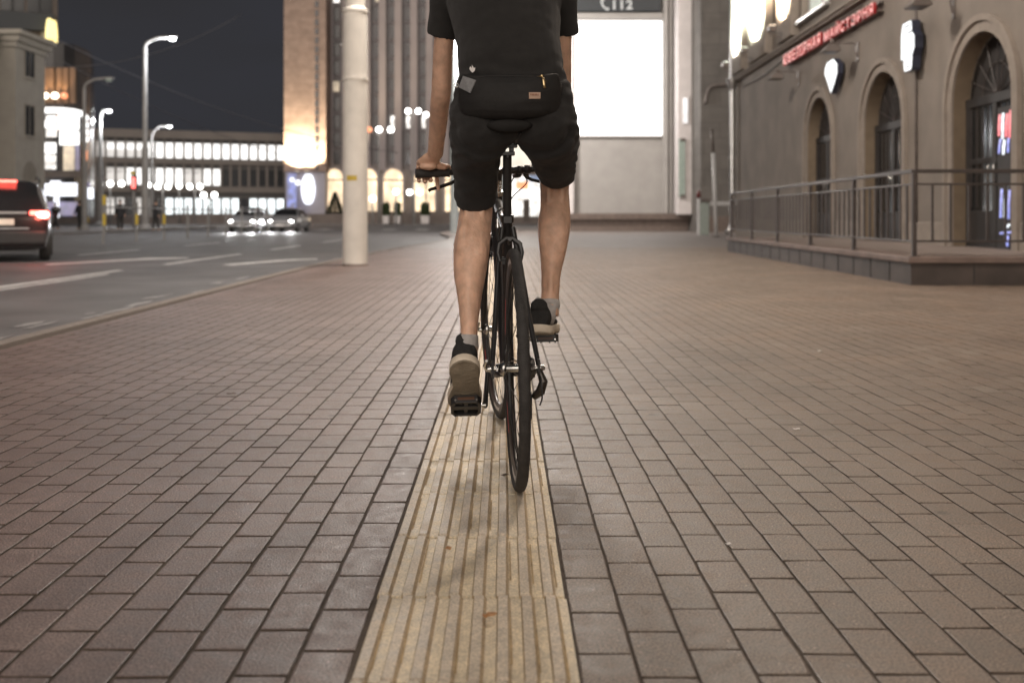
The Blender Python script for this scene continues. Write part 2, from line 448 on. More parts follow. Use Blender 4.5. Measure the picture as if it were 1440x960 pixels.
def wheel(center, Mx, name_lbl):
    """parts in bike space; Mx steers the front one"""
    W = Mx @ Matrix.Translation(center)
    wr = MB()
    # tyre with a rounded tread
    prof = []
    for k in range(14):
        a = 2*math.pi*k/14
        prof.append((.0155*math.cos(a)*(1.02 if math.cos(a) > 0 else .9), .0158*math.sin(a)))
    root = bpy.data.objects.new('wheel', None); col.objects.link(root); root.parent = bike
    root.location = W.translation; root.rotation_euler = W.to_euler()
    MB().torus(WR-.0155, prof, 96).build('tyre', M['rubber'], root, smooth=True)
    rim = [(.0,-.0098),(.004,-.0105),(.003,-.008),(-.001,-.006),(-.001,.006),(.003,.008),(.004,.0105),(0,.0098),(-.016,.0085),(-.026,.004),(-.027,0),(-.026,-.004),(-.016,-.0085)]
    MB().torus(.312, rim, 96).build('rim', M['black'], root, auto=40)
    for side in (-1,1):
        for k, (a0,a1) in enumerate(((.2,.62),(1.25,1.75),(2.35,2.75),(3.4,3.9),(4.5,4.95),(5.45,5.9))):
            mb = MB(); n = 14; vs = []
            for i in range(n+1):
                a = a0+(a1-a0)*i/n
                for (r,x) in ((.3105,.0100),(.2985,.0090)):
                    vs.append((side*(x+.0004), r*math.cos(a), r*math.sin(a)))
            mb.add(vs, [(2*i,2*i+1,2*i+3,2*i+2) for i in range(n)])
            mb.build('rim_decal', M['red'] if k % 3 != 1 else M['whitepl'], root, smooth=True)
    hub = [(.006,-.05),(.014,-.046),(.021,-.036),(.021,-.032),(.011,-.027),(.010,.027),(.021,.032),(.021,.036),(.014,.046),(.006,.05)]
    MB().lathe(hub, 20, Matrix.Rotation(R(90),4,'Y')).build('hub', M['steel'], root, auto=40)
    sp = None
    for k in range(28):
        side = -1 if k % 2 else 1
        a = 2*math.pi*k/28; b = a+(.9 if (k//2) % 2 else -.9)
        p = (side*.034, .02*math.cos(b), .02*math.sin(b)); q = (side*.003, .29*math.cos(a), .29*math.sin(a))
        MB().tube([p,q], .00105, 5).build('spoke', M['black'], root, smooth=True)
    return root
I4 = Matrix.Identity(4)
rear_wheel = wheel(AX_R, I4, 'rear')
front_wheel = wheel(AX_F, STM, 'front')

M['saddleskin'] = mat('saddle cover', (.02,.019,.018), .85, spec=.2)
# frame
fr = MB()
def ft(a, b, r0, r1=None, ry=None, seg=14):
    fr.tube([a, a.lerp(b,.5), b], [r0, (r0+(r1 or r0))/2*.96, r1 or r0], seg)
ft(BB, seat_top, .0165)
ft(BB, crown+Vector((0,-.004,.02)), .0215, .0195)
ft(seat_top+Vector((0,.01,-.045)), head_top+Vector((0,.0,-.035)), .0155, .0170)
ft(crown, head_top, .0215)
for s in (-1,1):
    fr.tube([seat_top+Vector((s*.016,-.008,-.03)), Vector((s*.034,.2,.62)), Vector((s*.052,.09,.46)), Vector((s*.066,.005,.352))], [.0085,.0085,.008,.007], 10)
    fr.tube([BB+Vector((s*.025,-.01,0)), Vector((s*.036,.33,.275)), Vector((s*.058,.1,.315)), Vector((s*.066,.0,.338))], [.0105,.0105,.009,.008], 10)
    fr.box(s*.066-.003, s*.066+.003, -.016,.016,.318,.368)
fr.cyl(Vector((-.034,.215,.645)), Vector((.034,.215,.645)), .007)
fr.cyl(BB+Vector((-.036,0,0)), BB+Vector((.036,0,0)), .0215)
frame = fr.build('frame', M['black'], bike, smooth=True, auto=50)
mb = MB(); mb.cyl(seat_top+Vector((0,.003,-.012)), seat_top+Vector((0,-.003,.012)), .0205); mb.box(-.012,.012,.235,.248,.755,.775)
mb.build('seat_clamp', M['black'], bike, auto=40)
MB().tube([seat_top+Vector((0,.03,-.1)), clamp+Vector((0,.004,-.02))], .0136, 16).build('seat_post', M['black'], bike, smooth=True, auto=50)
mb = MB()                                                     # clamp yoke with its gaps
mb.box(-.022,.022,.182,.214,.960,.972); mb.box(-.019,-.006,.178,.218,.972,.984); mb.box(.006,.019,.178,.218,.972,.984)
mb.box(-.030,.030,.180,.216,.984,.993); mb.box(-.030,-.018,.184,.212,.993,1.004); mb.box(.018,.030,.184,.212,.993,1.004)
mb.cyl((-.0,.176,.957),(0,.22,.957),.004)
mb.build('saddle_clamp', M['black'], bike, bevel=.0015)
for s in (-1,1):
    MB().tube([(s*.022,.40,1.022),(s*.022,.33,.998),(s*.022,.27,.998),(s*.022,.13,.998),(s*.034,.085,1.02)], .0035, 8).build('saddle_rail', M['black'], bike, smooth=True)
sd = MB()
secs = [(.055,.052,.030,1.040),(.07,.068,.036,1.042),(.11,.071,.040,1.044),(.16,.06,.04,1.042),(.22,.038,.036,1.037),(.28,.022,.032,1.032),(.33,.018,.028,1.029),(.345,.010,.016,1.026)]
rr = []
for (y,w,h,z) in secs:
    rr.append([(w*math.cos(2*math.pi*k/20), y, z + (h*.55*math.sin(2*math.pi*k/20) if math.sin(2*math.pi*k/20) > 0 else h*.6*math.sin(2*math.pi*k/20))) for k in range(20)])
sd.rings(rr); sd.build('saddle', M['saddleskin'], bike, smooth=True)

# fork
fk = MB()
fk.cyl(crown+sa*-.03, crown+sa*.0, .019)
for s in (-1,1):
    fk.tube([crown+Vector((s*.012,.0,-.01)), crown+Vector((s*.038,.006,-.035)), Vector((s*.047,.935,.54)), Vector((s*.049,.99,.42)), Vector((s*.050,1.035,.345))], [.016,.0135,.0125,.011,.008], 12)
fk.v = [tuple(STM @ Vector(p)) for p in fk.v]
fork = fk.build('fork', M['black'], bike, smooth=True)
for c, Mx, hw in ((AX_R, I4, .068), (AX_F, STM, .052)):
    mb = MB()
    mb.cyl(c+Vector((-hw-.012,0,0)), c+Vector((hw+.012,0,0)), .0045, 10)
    for s in (-1,1):
        mb.cyl(c+Vector((s*(hw+.004),0,0)), c+Vector((s*(hw+.016),0,0)), .0095, 14, .007)
    mb.tube([c+Vector((-hw-.014,0,0)), c+Vector((-hw-.020,-.012,.012)), c+Vector((-hw-.016,-.045,.03))], [.006,.006,.004], 8)
    mb.v = [tuple(Mx @ Vector(p)) for p in mb.v]
    mb.build('quick_release', M['steel'], bike, smooth=True, auto=40)

# headset, stem, bar
mb = MB()
mb.cyl(crown+sa*.0, crown+sa*.012, .0235); mb.cyl(head_top-sa*.012, head_top+sa*.004, .0235)
for k in range(4): mb.cyl(head_top+sa*(.006+k*.011), head_top+sa*(.0145+k*.011), .0185)
mb.build('headset', M['steel'], bike, smooth=True, auto=30)
def S(v): return STM @ Vector(v)
st = head_top+sa*.068
mb = MB(); mb.cyl(S(st-sa*.022), S(st+sa*.022), .0185); mb.tube([S(st), S(st.lerp(bar_c,.5)), S(bar_c)], [.017,.0155,.018], 12)
mb.cyl(S(bar_c+Vector((-.024,0,0))), S(bar_c+Vector((.024,0,0))), .0215)
mb.build('stem', M['black'], bike, smooth=True, auto=40)
HB = .286
bar_pts = [(-HB,.885,.947),(-.17,.893,.946),(-.06,.905,.945),(0,.905,.945),(.06,.905,.945),(.17,.893,.946),(HB,.885,.947)]
bar = MB().tube([S(p) for p in bar_pts], [.0111,.0111,.0135,.0155,.0135,.0111,.0111], 14).build('handlebar', M['black'], bike, smooth=True)
for s in (-1,1):
    g = MB(); a, b = S((s*.165,.8935,.946)), S((s*(HB+.004),.885,.947)); d = (b-a)
    pts = [a+d*(k/24) for k in range(25)]
    g.tube(pts, [.0182 if k in (0,24) else (.0166 if k % 2 else .0158) for k in range(25)], 14)
    g.build('grip', M['rubber'], bar, smooth=True)
for s in (-1,1):
    lv = MB()
    lv.cyl(S((s*.118,.897,.946)), S((s*.140,.895,.946)), .0165)
    lv.tube([S((s*.125,.905,.942)), S((s*.128,.935,.930)), S((s*.135,.945,.922))], [.010,.011,.009], 10)
    lv.tube([S((s*.130,.945,.920)), S((s*.155,.952,.908)), S((s*.195,.946,.896)), S((s*.232,.938,.888)), S((s*.240,.932,.884))], [(.007,.005),(.0075,.0045),(.007,.004),(.0065,.004),(.007,.005)], 8)
    lv.build('brake_lever', M['black'], bike, smooth=True)
    mb = MB(); mb.tube([S((s*.10,.905,.94)), S((s*.098,.92,.93)), S((s*.085,.94,.925))], [.013,.014,.009], 10); mb.cyl(S((s*.092,.897,.945)), S((s*.110,.897,.945)), .0155)
    mb.build('shifter', M['black'], bike, smooth=True)

# brakes: dual pivot arms reaching down round the tyre
def caliper(c, Mx, up, fwd):
    b = MB(); side = Vector((1,0,0))
    for s in (-1,1):
        b.tube([c+side*(-s*.012)+up*.022, c+side*(s*.012)+up*.020, c+side*(s*.031)+up*.004, c+side*(s*.036)-up*.024, c+side*(s*.030)-up*.05], [(.006,.008),(.0075,.008),(.007,.008),(.006,.007),(.005,.006)], 8)
        b.box(-.006,.006,-.02,.02,-.006,.006, Matrix.Translation(c+side*(s*.022)-up*.052))
    b.cyl(c+up*.014-fwd*.018, c+up*.014+fwd*.02, .006)
    b.tube([c-side*.030+up*.012-fwd*.004, c-side*.036+up*.03-fwd*.004, c-side*.034+up*.055-fwd*.002], [.006,.005,.004], 8)
    b.v = [tuple(Mx @ Vector(p)) for p in b.v]
    o = b.build('brake_caliper', M['black'], bike, smooth=True, auto=45)
    m2 = MB(); m2.cyl(c-side*.034+up*.05, c-side*.034+up*.085, .004, 10); m2.cyl(c-side*.034+up*.058, c-side*.034+up*.068, .0062, 10)
    m2.v = [tuple(Mx @ Vector(p)) for p in m2.v]
    m2.build('cable_adjuster', M['steel'], o, auto=40)
upr = Vector((0,.36,.933)).normalized()
caliper(Vector((0,.165,.688)), I4, upr, Vector((0,.933,-.36)))
caliper(crown+Vector((0,.035,-.02)), STM, sa, Vector((0,1,.3)).normalized())
cb = [
 [S((.12,.93,.925)), Vector((.12,.96,.90)), Vector((.06,.95,.84)), Vector((.045,.9,.77)), Vector((.03,.8,.735)), Vector((.02,.5,.755))],
 [S((-.12,.93,.925)), Vector((-.1,.97,.92)), Vector((-.03,1.0,.86)), Vector((-.03,.955,.78)), Vector((-.034,.93,.75))],
 [S((.085,.94,.925)), Vector((.06,.985,.9)), Vector((.0,.985,.82)), Vector((-.026,.9,.74)), Vector((-.024,.8,.62))],
 [S((-.085,.94,.925)), Vector((-.05,.975,.91)), Vector((.01,.97,.84)), Vector((.027,.895,.74)), Vector((.024,.8,.62))],
 [Vector((.0,.31,.77)), Vector((-.012,.27,.8)), Vector((-.034,.22,.79)), Vector((-.036,.195,.76))],
 [Vector((.062,.06,.33)), Vector((.068,-.03,.325)), Vector((.07,-.05,.27)), Vector((.066,-.02,.24))]]
def smooth_path(p, n=8):
    out = []
    q = [p[0]]+p+[p[-1]]
    for i in range(1, len(q)-2):
        for k in range(n):
            t = k/n; a,b,c,d = q[i-1],q[i],q[i+1],q[i+2]
            out.append(.5*((2*b)+(c-a)*t+(2*a-5*b+4*c-d)*t*t+(3*b-a-3*c+d)*t**3))
    out.append(p[-1]); return out
for c in cb: MB().tube(smooth_path(c), .0024, 7).build('cable', M['black'], bike, smooth=True)

# drivetrain
CA = R(30)                      # left crank: back and below the axle by 30 degrees
PL = BB+Vector((-.078,-.170*math.cos(CA),-.170*math.sin(CA))); PR = BB+Vector((.078,.170*math.cos(CA),.170*math.sin(CA)))
for s, p in ((-1,PL),(1,PR)):
    a = BB+Vector((s*.062,0,0)); MB().tube([a, a.lerp(p,.5), p], [(.008,.016),(.0075,.013),(.0085,.013)], 12).build('crank_arm', M['black'], bike, smooth=True, auto=40)
rot = Matrix.Rotation(R(90),4,'Y')
def gear(c, r, w, teeth):
    out = []
    for k in range(teeth*2):
        a = math.pi*k/teeth; rr = r*(1.03 if k % 2 else .97); out.append((rr*math.cos(a), rr*math.sin(a)))
    return MB().prism(out, -w/2, w/2, Matrix.Translation(c) @ Matrix.Rotation(R(90),4,'Z'))
mb = gear(BB+Vector((.046,0,0)), .098, .003, 46); g2 = gear(BB+Vector((.040,0,0)), .078, .003, 36); mb.add(g2.v, g2.f)
mb.build('chainring', M['chain'], bike)
cs = MB()
for k, r in enumerate((.058,.053,.048,.043,.039,.035,.031,.027)):
    g = gear(Vector((.021+k*.0045,0,WR)), r, .0022, int(r*500)); cs.add(g.v, g.f)
cs.build('cassette', M['chain'], bike)
ch = [BB+Vector((.046,.0,.098)), Vector((.036,.0,WR+.045)), Vector((.036,-.043,WR)), Vector((.036,-.02,WR-.042)), Vector((.04,.028,WR-.085)), Vector((.04,.015,WR-.13)), Vector((.04,.045,WR-.163)), Vector((.045,.42,BB.z-.098)), Vector((.046,.51,BB.z-.03)), Vector((.046,.51,BB.z+.03)), BB+Vector((.046,.0,.098))]
MB().tube(ch, (.003,.0045) if False else .0042, 6).build('chain', M['chain'], bike)
dr = MB()
dr.tube([(.07,.004,.33),(.078,-.012,.305),(.07,.0,.275),(.055,.022,.258)], [.009,.013,.014,.011], 10)
for x in (.034,.047):
    dr.tube([(x,.028,WR-.075),(x,.035,WR-.115),(x,.045,WR-.15)], [(.0015,.014),(.0015,.010),(.0015,.013)], 8)
dr.lathe([(.02,-.004),(.023,0),(.02,.004)], 14, Matrix.Translation((.04,.028,WR-.085)) @ rot); dr.lathe([(.02,-.004),(.023,0),(.02,.004)], 14, Matrix.Translation((.04,.043,WR-.14)) @ rot)
dr.build('derailleur', M['chain'], bike, smooth=True, auto=40)
mb = MB(); mb.tube([(.03,.335,.40),(.045,.34,.385),(.052,.345,.37)], [.008,.01,.006], 8); mb.box(.036,.052,.30,.36,.355,.385); mb.build('front_derailleur', M['black'], bike, bevel=.002)

def pedal(p, s, pitch):
    root = bpy.data.objects.new('pedal', None); col.objects.link(root); root.parent = bike
    root.location = p+Vector((s*.060,0,0)); root.rotation_euler = (pitch,0,0)
    b = MB()
    w, l, t = .047, .046, .0125
    out = [(-w,-l*.6),(-w*.75,-l),(w*.75,-l),(w,-l*.6),(w,l*.6),(w*.75,l),(-w*.75,l),(-w,l*.6)]
    inn = [(x*.8,y*.8) for x,y in out]
    n = 8; vs = [(x,y,-t) for x,y in out]+[(x,y,-t) for x,y in inn]+[(x,y,t) for x,y in out]+[(x,y,t) for x,y in inn]; fs = []
    for i in range(n):
        j = (i+1) % n
        fs += [(i,j,n+j,n+i),(2*n+i,3*n+i,3*n+j,2*n+j),(i,2*n+i,2*n+j,j),(n+i,n+j,3*n+j,3*n+i)]
    b.add(vs, fs)
    b.box(-.006,.006,-l*.85,l*.85,-.007,.007); b.box(-w*.9,w*.9,-.011,.011,-.009,.009)
    for sx in (-.8,-.35,.35,.8):
        for sy in (-.86,.86):
            for sz in (-1,1): b.cyl((sx*w*.9, sy*l, sz*t),(sx*w*.9, sy*l, sz*(t+.004)), .0022, 8)
    b.build('pedal_body', M['black'], root, bevel=.0012)
    MB().cyl((-s*.062,0,0),(s*.04,0,0),.006,12).build('pedal_axle', M['steel'], root, smooth=True, auto=40)
    for sy in (-1,1):
        MB().box(-.026,.026,-.002,.002,-.005,.005, Matrix.Translation((0,sy*(l+.0005),0))).build('pedal_reflector', M['orange'], root, bevel=.001)
    for sx in (-.7,.7):
        MB().cyl((sx*w,-l*.93,-.004),(sx*w,-l*1.03,-.004),.003,10).build('pedal_bolt', M['steel'], root)
    return root
PED_PITCH_L, PED_PITCH_R = R(-38), R(-4)
pedal(PL, -1, PED_PITCH_L); pedal(PR, 1, PED_PITCH_R)
# ================================================================ rider (world coordinates)
def BW(v): return BIKE_M @ Vector(v)
pedL = BW(PL+Vector((-.060,0,0))); pedR = BW(PR+Vector((.060,0,0)))
M['skin'] = mat('skin', (.68,.43,.305), .46, var=.15, scale=30, bump=.25, bscale=130, c2=(.70,.44,.31))
_b = M['skin'].node_tree.nodes['Principled BSDF']; _b.inputs['Subsurface Weight'].default_value = .12
_b.inputs['Subsurface Radius'].default_value = (.012,.005,.003); _b.inputs['Subsurface Scale'].default_value = .6
M['shirt'] = mat('black cotton', (.0195,.018,.017), .9, var=.18, scale=30, bump=.3, bscale=420, sheen=.12, spec=.25)
M['shorts'] = mat('black twill', (.0185,.0172,.0165), .85, var=.18, scale=40, bump=.35, bscale=500, sheen=.10, spec=.3)
M['bagcloth'] = mat('black nylon', (.019,.0178,.017), .62, var=.15, scale=60, bump=.4, bscale=600, spec=.4)
M['hair'] = mat('dark brown hair', (.035,.022,.014), .6, var=.3, scale=80)
M['sock'] = mat('pale grey sock', (.52,.49,.47), .9, var=.10, scale=60, bump=.6, bscale=300)
M['shoe'] = mat('black knit shoe', (.030,.029,.028), .85, var=.2, scale=70, bump=.6, bscale=420)
M['midsole'] = mat('cream foam', (.70,.61,.49), .6, var=.10, scale=30)
M['outsole'] = mat('olive rubber sole', (.27,.225,.165), .7, var=.22, scale=26, bump=.5, bscale=150)

b = MB()
def limb(rows, seg=20):
    """rows of (x, d, z, rx, ry)"""
    # resample smoothly
    P = [Vector(r[:3]) for r in rows]; Q = [Vector((r[3], r[4], 0)) for r in rows]
    pts = smooth_path(P, 4); rad = smooth_path(Q, 4)
    b.tube(pts, [(max(.004,q.x), max(.004,q.y)) for q in rad], seg)
legL = [(-.060,3.14,1.08,.055,.055),(-.090,3.24,.96,.046,.050),(-.094,3.318,.865,.050,.052),(-.094,3.335,.80,.054,.056),(-.097,3.318,.768,.0545,.053),
        (-.1045,3.282,.70,.0575,.056),(-.1065,3.265,.677,.058,.057),(-.110,3.238,.61,.0527,.053),(-.1105,3.205,.545,.041,.045),(-.110,3.172,.481,.0315,.037),(-.111,3.147,.418,.0268,.034),(-.112,3.14,.385,.030,.036),(-.113,3.138,.35,.030,.036)]
legR = [(.108,3.14,1.08,.055,.055),(.146,3.28,1.005,.048,.050),(.168,3.43,.945,.050,.052),(.170,3.505,.905,.052,.056),(.170,3.505,.865,.0495,.052),(.1705,3.478,.80,.0515,.054),
        (.1655,3.458,.744,.0557,.057),(.162,3.440,.673,.0465,.051),(.155,3.418,.603,.0345,.041),(.151,3.395,.538,.030,.036),(.148,3.372,.49,.0305,.036),(.146,3.362,.455,.032,.038)]
limb(legL); limb(legR)
def calf(x, d, z, lean, inner):
    for sx, dz, k in ((inner*.021,-.012,1.0),(-inner*.022,.008,.9)):         # the two heads of the calf muscle
        b.tube([Vector((x+sx*.6,d+.006+lean*.12,z+.115+dz)), Vector((x+sx*.9,d-.020+lean*.06,z+.055+dz)), Vector((x+sx,d-.030,z+dz)), Vector((x+sx*.85,d-.022-lean*.05,z-.05+dz)), Vector((x+sx*.5,d-.004-lean*.09,z-.095+dz))], [.014*k,.026*k,.031*k,.026*k,.012*k], 12)
calf(-.1055,3.262,.675,.30,1); calf(.1640,3.448,.715,.20,-1)
b.tube([Vector((-.110,3.225,.63)), Vector((-.110,3.197,.57)), Vector((-.1108,3.156,.50)), Vector((-.111,3.146,.452)), Vector((-.111,3.150,.42))], [.010,.012,.0115,.0115,.010], 10)     # Achilles tendons
b.tube([Vector((.156,3.412,.66)), Vector((.154,3.392,.61)), Vector((.1505,3.364,.55)), Vector((.149,3.357,.512)), Vector((.148,3.362,.48))], [.010,.012,.0115,.0115,.010], 10)
for (x,d,z,lx) in ((-.097,3.296,.765,.024),(.170,3.462,.835,.022)):              # hamstring tendons behind the knee
    for sx in (-1,1): b.tube([Vector((x+sx*lx,d-.012,z+.05)), Vector((x+sx*lx,d-.016,z)), Vector((x+sx*lx*1.1,d-.010,z-.05))], [.010,.011,.009], 8)
torso = [(.024,3.14,1.05,.08,.06),(.024,3.13,1.09,.135,.085),(.022,3.12,1.14,.145,.09),(.018,3.125,1.22,.135,.085),(.012,3.165,1.32,.15,.105),(.002,3.255,1.43,.165,.115),(-.004,3.33,1.52,.165,.105),(-.006,3.38,1.575,.11,.075),(-.008,3.42,1.61,.06,.06)]
limb(torso, 28)
limb([(-.008,3.41,1.59,.058,.06),(-.008,3.45,1.65,.054,.056),(-.009,3.48,1.70,.052,.054)])
# head: skull, jaw, nose, brow, ears, lips
hc = Vector((-.01,3.535,1.775))
b.ball(hc, .076, .096, .112, 20); b.ball(hc+Vector((0,.028,-.055)), .060,.070,.066, 16)
b.tube([hc+Vector((0,.085,.008)), hc+Vector((0,.112,-.026)), hc+Vector((0,.096,-.036))], [.010,.015,.011], 10)
for s in (-1,1):
    b.ball(hc+Vector((s*.079,-.006,-.018)), .011,.020,.032, 12); b.ball(hc+Vector((s*.033,.080,.018)), .022,.014,.009, 10)
b.ball(hc+Vector((0,.094,-.064)), .025,.010,.010, 12)
armL = [(-.155,3.335,1.535,.062,.06),(-.188,3.37,1.48,.050,.054),(-.203,3.41,1.375,.0345,.047),(-.210,3.445,1.285,.0335,.043),(-.2165,3.48,1.205,.0345,.040),(-.224,3.525,1.165,.0335,.040),(-.235,3.60,1.105,.0318,.034),(-.247,3.675,1.035,.0292,.025),(-.254,3.72,1.002,.0285,.021)]
armR = [(.145,3.335,1.535,.062,.06),(.176,3.37,1.48,.050,.054),(.188,3.41,1.375,.0345,.047),(.190,3.445,1.285,.0335,.043),(.191,3.48,1.205,.0345,.040),(.192,3.53,1.16,.0335,.040),(.195,3.60,1.10,.0318,.034),(.200,3.675,1.032,.0292,.025),(.203,3.715,1.0,.0285,.021)]
limb(armL); limb(armR)
# hands round the grips
def hand(s, wrist, xs):
    """xs: bike-space x of pinky..index along the grip"""
    xm = sum(xs)/4
    def G(x, dy, dz):
        t = (abs(x)-.165)/.125
        return BW(S((x, .8935-.008*t+dy, .9465+dz)))
    kn = [G(x, .026, .026) for x in xs]
    # palm: flat loft from wrist to the knuckle row lying on top of the grip
    mid = G(xm, -.022, .034); knm = G(xm, .018, .031)
    b.tube([wrist, wrist.lerp(mid,.55)+Vector((0,0,.004)), mid, knm, G(xm,.032,.026)], [(.0285,.021),(.033,.019),(.041,.0165),(.043,.0135),(.038,.010)], 18)
    b.ball(G(xm, -.03, .022), .034,.018,.013, 12)                     # heel of the hand
    for k, x in enumerate(xs):
        r = (.0082,.0092,.0095,.0093)[k]
        if k == 3:     # index reaches down to the brake lever
            ch = [G(x,.012,.029), G(x,.034,.018), G(x-s*.002,.043,-.010), G(x-s*.004,.046,-.036), G(x-s*.006,.036,-.058), G(x-s*.006,.028,-.064)]
            b.tube(ch, [r,r,r*.95,r*.9,r*.82,r*.6], 10)
        else:
            e = (.0,-.004,.002)[k]
            ch = [G(x,.012,.029), G(x,.030,.016), G(x,.034,-.008), G(x,.020,-.027), G(x,.002,-.0285+e), G(x,-.009,-.0235+e)]
            b.tube(ch, [r,r,r*.95,r*.92,r*.88,r*.62], 10)
    # thumb leaves the side of the palm and wraps under the inner end of the grip
    xi = xs[3]
    ch = [G(xi-s*.004,-.022,.026), G(xi-s*.026,-.020,.020), G(xi-s*.040,-.004,.022), G(xi-s*.052,.014,.012), G(xi-s*.056,.022,.002)]
    b.tube(ch, [.015,.013,.011,.0098,.007], 12)
hand(-1, Vector((-.254,3.72,1.002)), (-.278,-.256,-.234,-.211))
hand(1, Vector((.203,3.715,1.0)), (.272,.250,.228,.206))
# feet (inside the shoes)
def foot_frame(ball, pitch, yaw):
    """shoe space: +y toe, z up from the sole, origin under the heel end"""
    return Matrix.Translation(ball) @ Matrix.Rotation(yaw,4,'Z') @ Matrix.Rotation(pitch,4,'X') @ Matrix.Translation((0,-.200,0))
nL = Matrix.Rotation(PED_PITCH_L,4,'X') @ Vector((0,0,.0165)); nR = Matrix.Rotation(PED_PITCH_R,4,'X') @ Vector((0,0,.0165))
FL = foot_frame(pedL+nL+Vector((-.004,0,0)), R(-44), R(2)); FR = foot_frame(pedR+nR, R(-4), R(-7))
for Fm in (FL, FR):
    b.tube([Fm@Vector((0,.03,.055)), Fm@Vector((0,.08,.06)), Fm@Vector((0,.15,.05)), Fm@Vector((0,.21,.042)), Fm@Vector((0,.25,.038))], [(.026,.026),(.030,.03),(.036,.022),(.038,.016),(.026,.012)], 14)
b.tube([Vector((-.112,3.14,.385)), FL@Vector((0,.06,.085)), FL@Vector((0,.07,.06))], [(.030,.036),(.031,.038),(.03,.04)], 16)
b.tube([Vector((.146,3.362,.47)), FR@Vector((0,.06,.085)), FR@Vector((0,.07,.06))], [(.031,.037),(.031,.038),(.03,.04)], 16)
def skin_detail(co, n):
    d = .0006*noise.noise(co*38)
    if co.z < .8: d += .0011*noise.noise(Vector((co.x*40, co.y*40, co.z*9)))        # tendon and muscle lines down the shin
    if 1.0 < co.z < 1.4 and co.x < -.17: d += .0012*noise.noise(Vector((co.x*45, co.y*20, co.z*10)))
    return d
body = link('person', fuse(b, .0038, 5, .5, 'person', skin_detail), M['skin'])
shift_origin(body, (0,3.2,0))
tag(body, 'cyclist in black T-shirt and shorts riding away with hands on the handlebar', 'person')
def child(o):
    o.parent = body; o.matrix_parent_inverse = Matrix.Translation(-Vector((0,3.2,0))); return o
# eyes (small, on the far side) and hair
for s in (-1,1):
    e = MB().ball(hc+Vector((s*.032,.083,.004)), .012,.010,.008, 12).build('eye', M['whitepl'], smooth=True); child(e)
b = MB(); b.ball(hc+Vector((0,-.012,.02)), .084,.101,.110, 22); b.ball(hc+Vector((0,-.045,-.035)), .070,.058,.060, 18)
hm = fuse(b, .006, 3, .5, 'hair', lambda co,n: .004*noise.noise(co*55))
bm = bmesh.new(); bm.from_mesh(hm); bmesh.ops.delete(bm, geom=[v for v in bm.verts if v.co.y > hc.y+.062 and v.co.z < hc.z+.055], context='VERTS'); bm.to_mesh(hm); bm.free()
child(link('hair', hm, M['hair']))

# ---- T-shirt
b = MB()
sh = [(.022,3.105,1.150,.176,.118),(.020,3.105,1.19,.166,.112),(.0165,3.125,1.25,.160,.110),(.010,3.175,1.33,.162,.116),(.002,3.245,1.42,.176,.126),(-.003,3.315,1.50,.186,.122),(-.006,3.365,1.560,.150,.095),(-.007,3.40,1.60,.085,.075)]
limb(sh, 32)
for arm, s in ((armL,-1),(armR,1)):
    p = [Vector(r[:3]) for r in arm]
    a0 = p[0]+Vector((-s*.03,0,.0)); a1 = p[1]; a2 = p[2]+Vector((0,0,.008))
    b.tube([a0, p[0], a1, a1.lerp(a2,.55), a2], [(.082,.082),(.074,.076),(.060,.066),(.052,.060),(.0500,.059)], 24)
def fold(co, n):
    x, y, z = co
    w = .004*noise.noise(Vector((x*7+z*5, y*7, z*11-x*6))) + .0016*noise.noise(Vector((x*20+z*14, y*20, z*26-x*12)))
    if z < 1.27: w += .0030*math.sin((z-1.13)*120+6*noise.noise(Vector((x*7,y*7,0))))*max(0,1-abs(z-1.2)/.08)
    return w
child(link('t_shirt', fuse(b, .0058, 5, .5, 't_shirt', fold), M['shirt']))

# ---- shorts
b = MB()
limb([(.024,3.115,1.025,.120,.090),(.025,3.115,1.06,.192,.128),(.025,3.112,1.10,.194,.130),(.024,3.108,1.14,.186,.125),(.022,3.105,1.185,.172,.116)], 32)
limb([(-.072,3.10,1.05,.100,.112),(-.093,3.20,1.0,.081,.098),(-.0955,3.26,.935,.075,.087),(-.0945,3.305,.875,.0715,.076),(-.0935,3.335,.826,.0700,.072)], 28)
limb([(.122,3.10,1.06,.100,.112),(.146,3.22,1.025,.088,.096),(.1585,3.32,.985,.079,.086),(.168,3.41,.954,.0715,.076),(.1715,3.462,.935,.067,.072)], 28)
b.ball((-.058,3.075,1.055), .090,.092,.090); b.ball((.108,3.075,1.065), .090,.092,.090); b.ball((.025,3.08,1.06), .12,.08,.06)
def fold2(co, n):
    x, y, z = co
    c = .025+ (1 if x > .025 else -1)*.1
    w = .004*noise.noise(Vector((x*11, y*13, z*15)))+.005*noise.noise(Vector((x*20+z*16, y*18, z*34-x*12)))+.003*noise.noise(Vector((x*9-z*22, y*9, z*14)))
    side = max(0, abs(x-.025)-.13)/.06
    w += side*.006*noise.noise(Vector((x*8, y*8, z*55)))
    return w
child(link('shorts', fuse(b, .0056, 45, .5, 'shorts', fold2), M['shorts']))
# hems and seams of the shorts
def seam(pts, name='seam', m='shorts', r=.0022):
    return child(MB().tube(smooth_path([Vector(p) for p in pts],4), r, 6).build(name, M[m], smooth=True))

